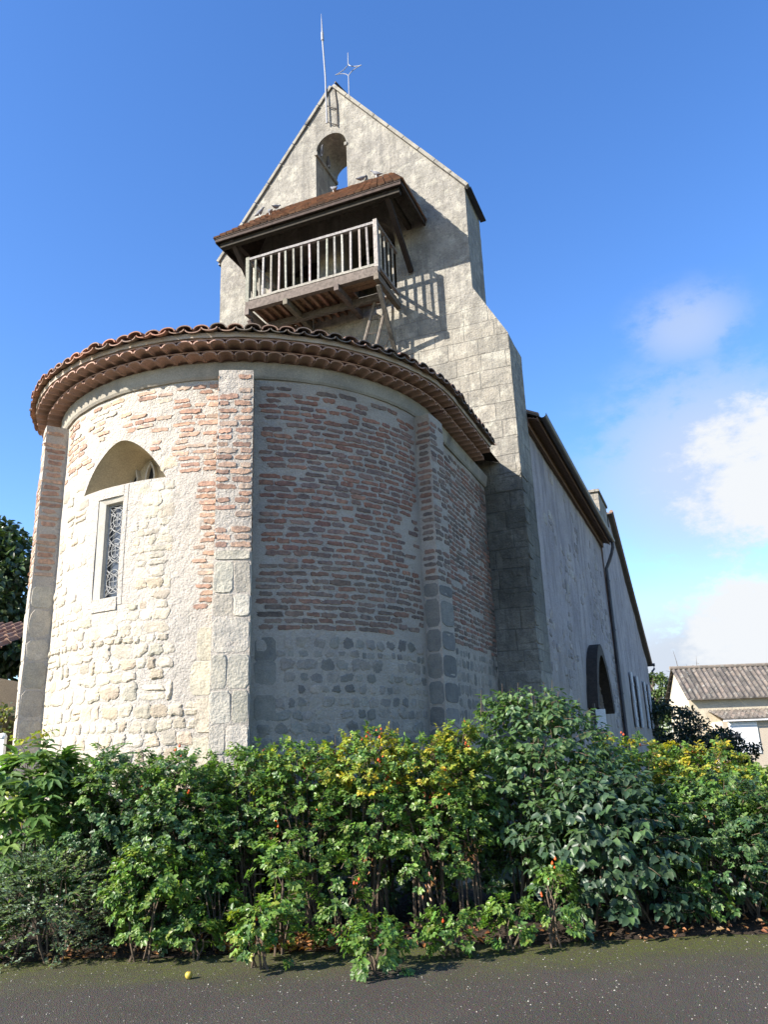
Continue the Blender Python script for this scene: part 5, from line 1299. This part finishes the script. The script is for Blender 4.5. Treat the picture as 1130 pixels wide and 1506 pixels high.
# ivy cap on the garden wall
iv = empty('ivy', (-5.55, 10.95, 2.1), 'yellow green ivy mat hanging over the top of the mossy garden wall', 'ivy')
lv = Leaves()
for i in range(900):
    p = np.array([PR.uniform(-0.9, 0.45), PR.uniform(-0.32, 0.25), PR.uniform(-0.12, 0.26)]); p[2] += 0.12 * noise.noise((p[0] * 3, 0, 0)) - 0.10 * (p[0] < -0.3)
    lv.add(p, unit(rv() - UPV * 0.4), unit(UPV * 0.7 + rv() * 0.6 + np.array([0, -0.6, 0])), PR.uniform(0.05, 0.08), 0.05, lcol([(0.12, 0.13, 0.02), (0.16, 0.15, 0.02), (0.06, 0.085, 0.02), (0.04, 0.06, 0.02)]))
lv.build('foliage', M['leaf'], iv)

# larger trees
def tree(name, label, cat, x, y, h, rx, pal, n, size, trunk_h=0.35, group=None, bare=0.0, ry=None, low=0.25):
    root = empty(name, (x, y, 0), label, cat, group); ry = ry or rx
    mb = MB(); tr = h * 0.030 + 0.05
    mb.tube([(0, 0, -0.1), (0.03, 0, h * 0.2), (-0.04, 0.03, h * 0.45), (0.05, 0, h * 0.7), (0, 0, h * 0.93)], [tr * 1.25, tr, tr * 0.75, tr * 0.45, tr * 0.12], 8)
    ends = []
    for i in range(16):
        f = PR.uniform(trunk_h, 0.85); a = PR.uniform(0, 6.28); L = rx * PR.uniform(0.6, 1.0) * (1.15 - 0.6 * f); s = np.array([0, 0, h * f]); e = s + np.array([math.cos(a) * L, math.sin(a) * L, h * PR.uniform(0.05, 0.18)])
        mb.tube([tuple(s), tuple((s + e) / 2 + rv() * 0.1), tuple(e)], [tr * 0.4, tr * 0.28, tr * 0.1], 5); ends.append(e)
        for j in range(5 if bare else 2):
            e2 = e + rv() * rx * 0.35 + UPV * 0.1 * h * bare; m_ = s + (e - s) * PR.uniform(0.4, 1); mb.tube([tuple(m_), tuple((m_ + e2) / 2 + rv() * 0.08), tuple(e2)], [tr * 0.14, tr * 0.09, tr * 0.03], 4)
    mb.build('trunk', M['bark'], root)
    lv = Leaves(); clumps = []
    for i in range(110 if n > 8000 else 46):
        f = low + (1 - low) * PR.random(); r = math.sqrt(max(0.03, 1 - ((f - 0.55) / 0.47) ** 2)); a = PR.uniform(0, 6.28); k = PR.random() ** 0.5
        clumps.append((np.array([math.cos(a) * rx * r * k, math.sin(a) * ry * r * k, h * f]), rx * PR.uniform(0.18, 0.34)))
    for i in range(n):
        c, r = clumps[PR.randrange(len(clumps))]; d = rv(); d[2] *= 0.75; p = c + d * r * PR.random() ** 0.35
        lv.add(p, unit(d + rv() * 0.8 - UPV * 0.3), unit(d * 0.5 + UPV * 0.6 + rv() * 0.6), size * PR.uniform(0.7, 1.3), size * 0.6, lcol(pal), 0.2)
    lv.build('crown', M['leaf_dark'], root)
    return root
tree('evergreen_tree', 'dense dark green tree rising behind the left outbuilding', 'tree', -13.4, 25.0, 8.9, 2.9, [(0.045, 0.074, 0.028), (0.056, 0.09, 0.032), (0.036, 0.058, 0.024)], 26000, 0.24, low=0.12)
tree('evergreen_tree', 'second dark tree at the extreme left edge, partly out of view', 'tree', -17.5, 27.0, 8.0, 2.8, [(0.035, 0.058, 0.022), (0.05, 0.075, 0.026)], 5000, 0.22)
EG = 'dark evergreen shrubs in the shadow of the church'
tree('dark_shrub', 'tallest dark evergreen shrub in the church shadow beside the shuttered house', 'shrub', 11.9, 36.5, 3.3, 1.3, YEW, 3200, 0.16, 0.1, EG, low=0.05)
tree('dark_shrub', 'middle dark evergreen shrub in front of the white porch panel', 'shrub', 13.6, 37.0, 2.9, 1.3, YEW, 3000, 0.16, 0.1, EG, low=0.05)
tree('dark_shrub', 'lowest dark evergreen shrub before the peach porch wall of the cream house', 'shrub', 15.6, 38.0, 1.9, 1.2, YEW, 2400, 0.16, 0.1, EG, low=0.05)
tree('green_tree', 'light green tree between the shuttered house and the cream house', 'tree', 20.4, 62.0, 6.6, 1.6, [(0.07, 0.11, 0.03), (0.09, 0.13, 0.035), (0.06, 0.09, 0.03)], 2600, 0.26)
tree('bare_tree', 'thin autumn tree with sparse brown twigs behind the green tree', 'tree', 19.6, 70.0, 8.0, 2.2, [(0.14, 0.10, 0.055), (0.10, 0.085, 0.04)], 420, 0.20, bare=1.0)
tree('bare_tree', 'bare treetop showing just above the ridge of the cream house', 'tree', 27.6, 72.0, 7.5, 3.4, [(0.15, 0.12, 0.07), (0.10, 0.085, 0.05)], 500, 0.2, bare=1.0)

# leaf litter, chippings and windfalls
lv = Leaves()
for i in range(1500):
    x = PR.uniform(-3.6, 3.6); y = 7.25 + abs(PR.gauss(0.25, 0.3)) 
    if PR.random() < 0.6: x = PR.gauss(-0.95, 0.55); y = PR.uniform(7.3, 7.9)
    s = PR.uniform(0.03, 0.07) * (1.6 if abs(x + 0.9) < 0.7 and PR.random() < 0.3 else 1)
    lv.add(np.array([x, y, PR.uniform(0.012, 0.09)]), unit(np.array([PR.uniform(-1, 1), PR.uniform(-1, 1), PR.uniform(-0.1, 0.4)])), unit(UPV + rv() * 0.7), s, s * 0.6, lcol(DEADP + [(0.34, 0.19, 0.10)]), 0.3)
fl = lv.build('fallen_leaves', M['leaf_dark'], None); fl['kind'] = 'stuff'; fl["label"] = 'brown and orange fallen leaves scattered under the hedge'; fl["category"] = 'leaf litter'
mb = MB()
for i in range(900):
    y = PR.uniform(4.6, 7.6); x = PR.uniform(-1, 1) * (y * 0.56); r = PR.uniform(0.0025, 0.0065) * (1.5 if PR.random() < 0.06 else 1)
    P0 = Vector((x, y, r * 0.3)); c = PR.uniform(0.45, 1.0)
    i0 = [mb.pt(P0 + Vector((r * math.cos(a) * PR.uniform(0.6, 1.3), r * math.sin(a) * PR.uniform(0.6, 1.3), -r * 0.3)), (c, c * 0.97, c * 0.9)) for a in (0, 1.3, 2.5, 3.8, 5.0)]; tpi = mb.pt(P0 + Vector((0, 0, r * 0.5)), (c, c, c * 0.93))
    for k in range(5): mb.f.append([i0[k], i0[(k + 1) % 5], tpi])
M['chip'] = mat_rough('pale_chipping', (0.42, 0.40, 0.36), (0.34, 0.32, 0.29), 30, 0.8, 60, 0.2, 0.001, attr=True)
ch = mb.build('gravel_chips', M['chip']); ch['kind'] = 'stuff'; ch["label"] = 'pale stone chips scattered over the dark asphalt'; ch["category"] = 'gravel'
M['apple'] = mat_rough('yellow_apple_skin', (0.50, 0.36, 0.06), (0.40, 0.31, 0.06), 20, 0.4, 30, 0.05, 0.001)
for x, y, r, lab in ((-1.61, 6.64, 0.028, 'small yellow windfall apple lying alone on the open asphalt'), (-0.91, 7.40, 0.040, 'yellow windfall apple at the foot of the hedge by the leaf litter')):
    ap = empty('fallen_apple', (x, y, 0), lab, 'apple', 'windfall apples', rotz=PR.uniform(0, 6))
    mb = MB(); mb.lathe((0, 0, r * 0.95), [(0.0, -r * 0.80), (r * 0.35, -r * 0.93), (r * 0.8, -r * 0.6), (r, 0.0), (r * 0.9, r * 0.5), (r * 0.55, r * 0.85), (r * 0.2, r * 0.86), (0, r * 0.68)], 14); mb.build('flesh', M['apple'], ap, smooth=True)
    mb = MB(); mb.tube([(0, 0, r * 1.6), (r * 0.2, 0, r * 2.2)], 0.003, 5); mb.build('stalk', M['stem'], ap)
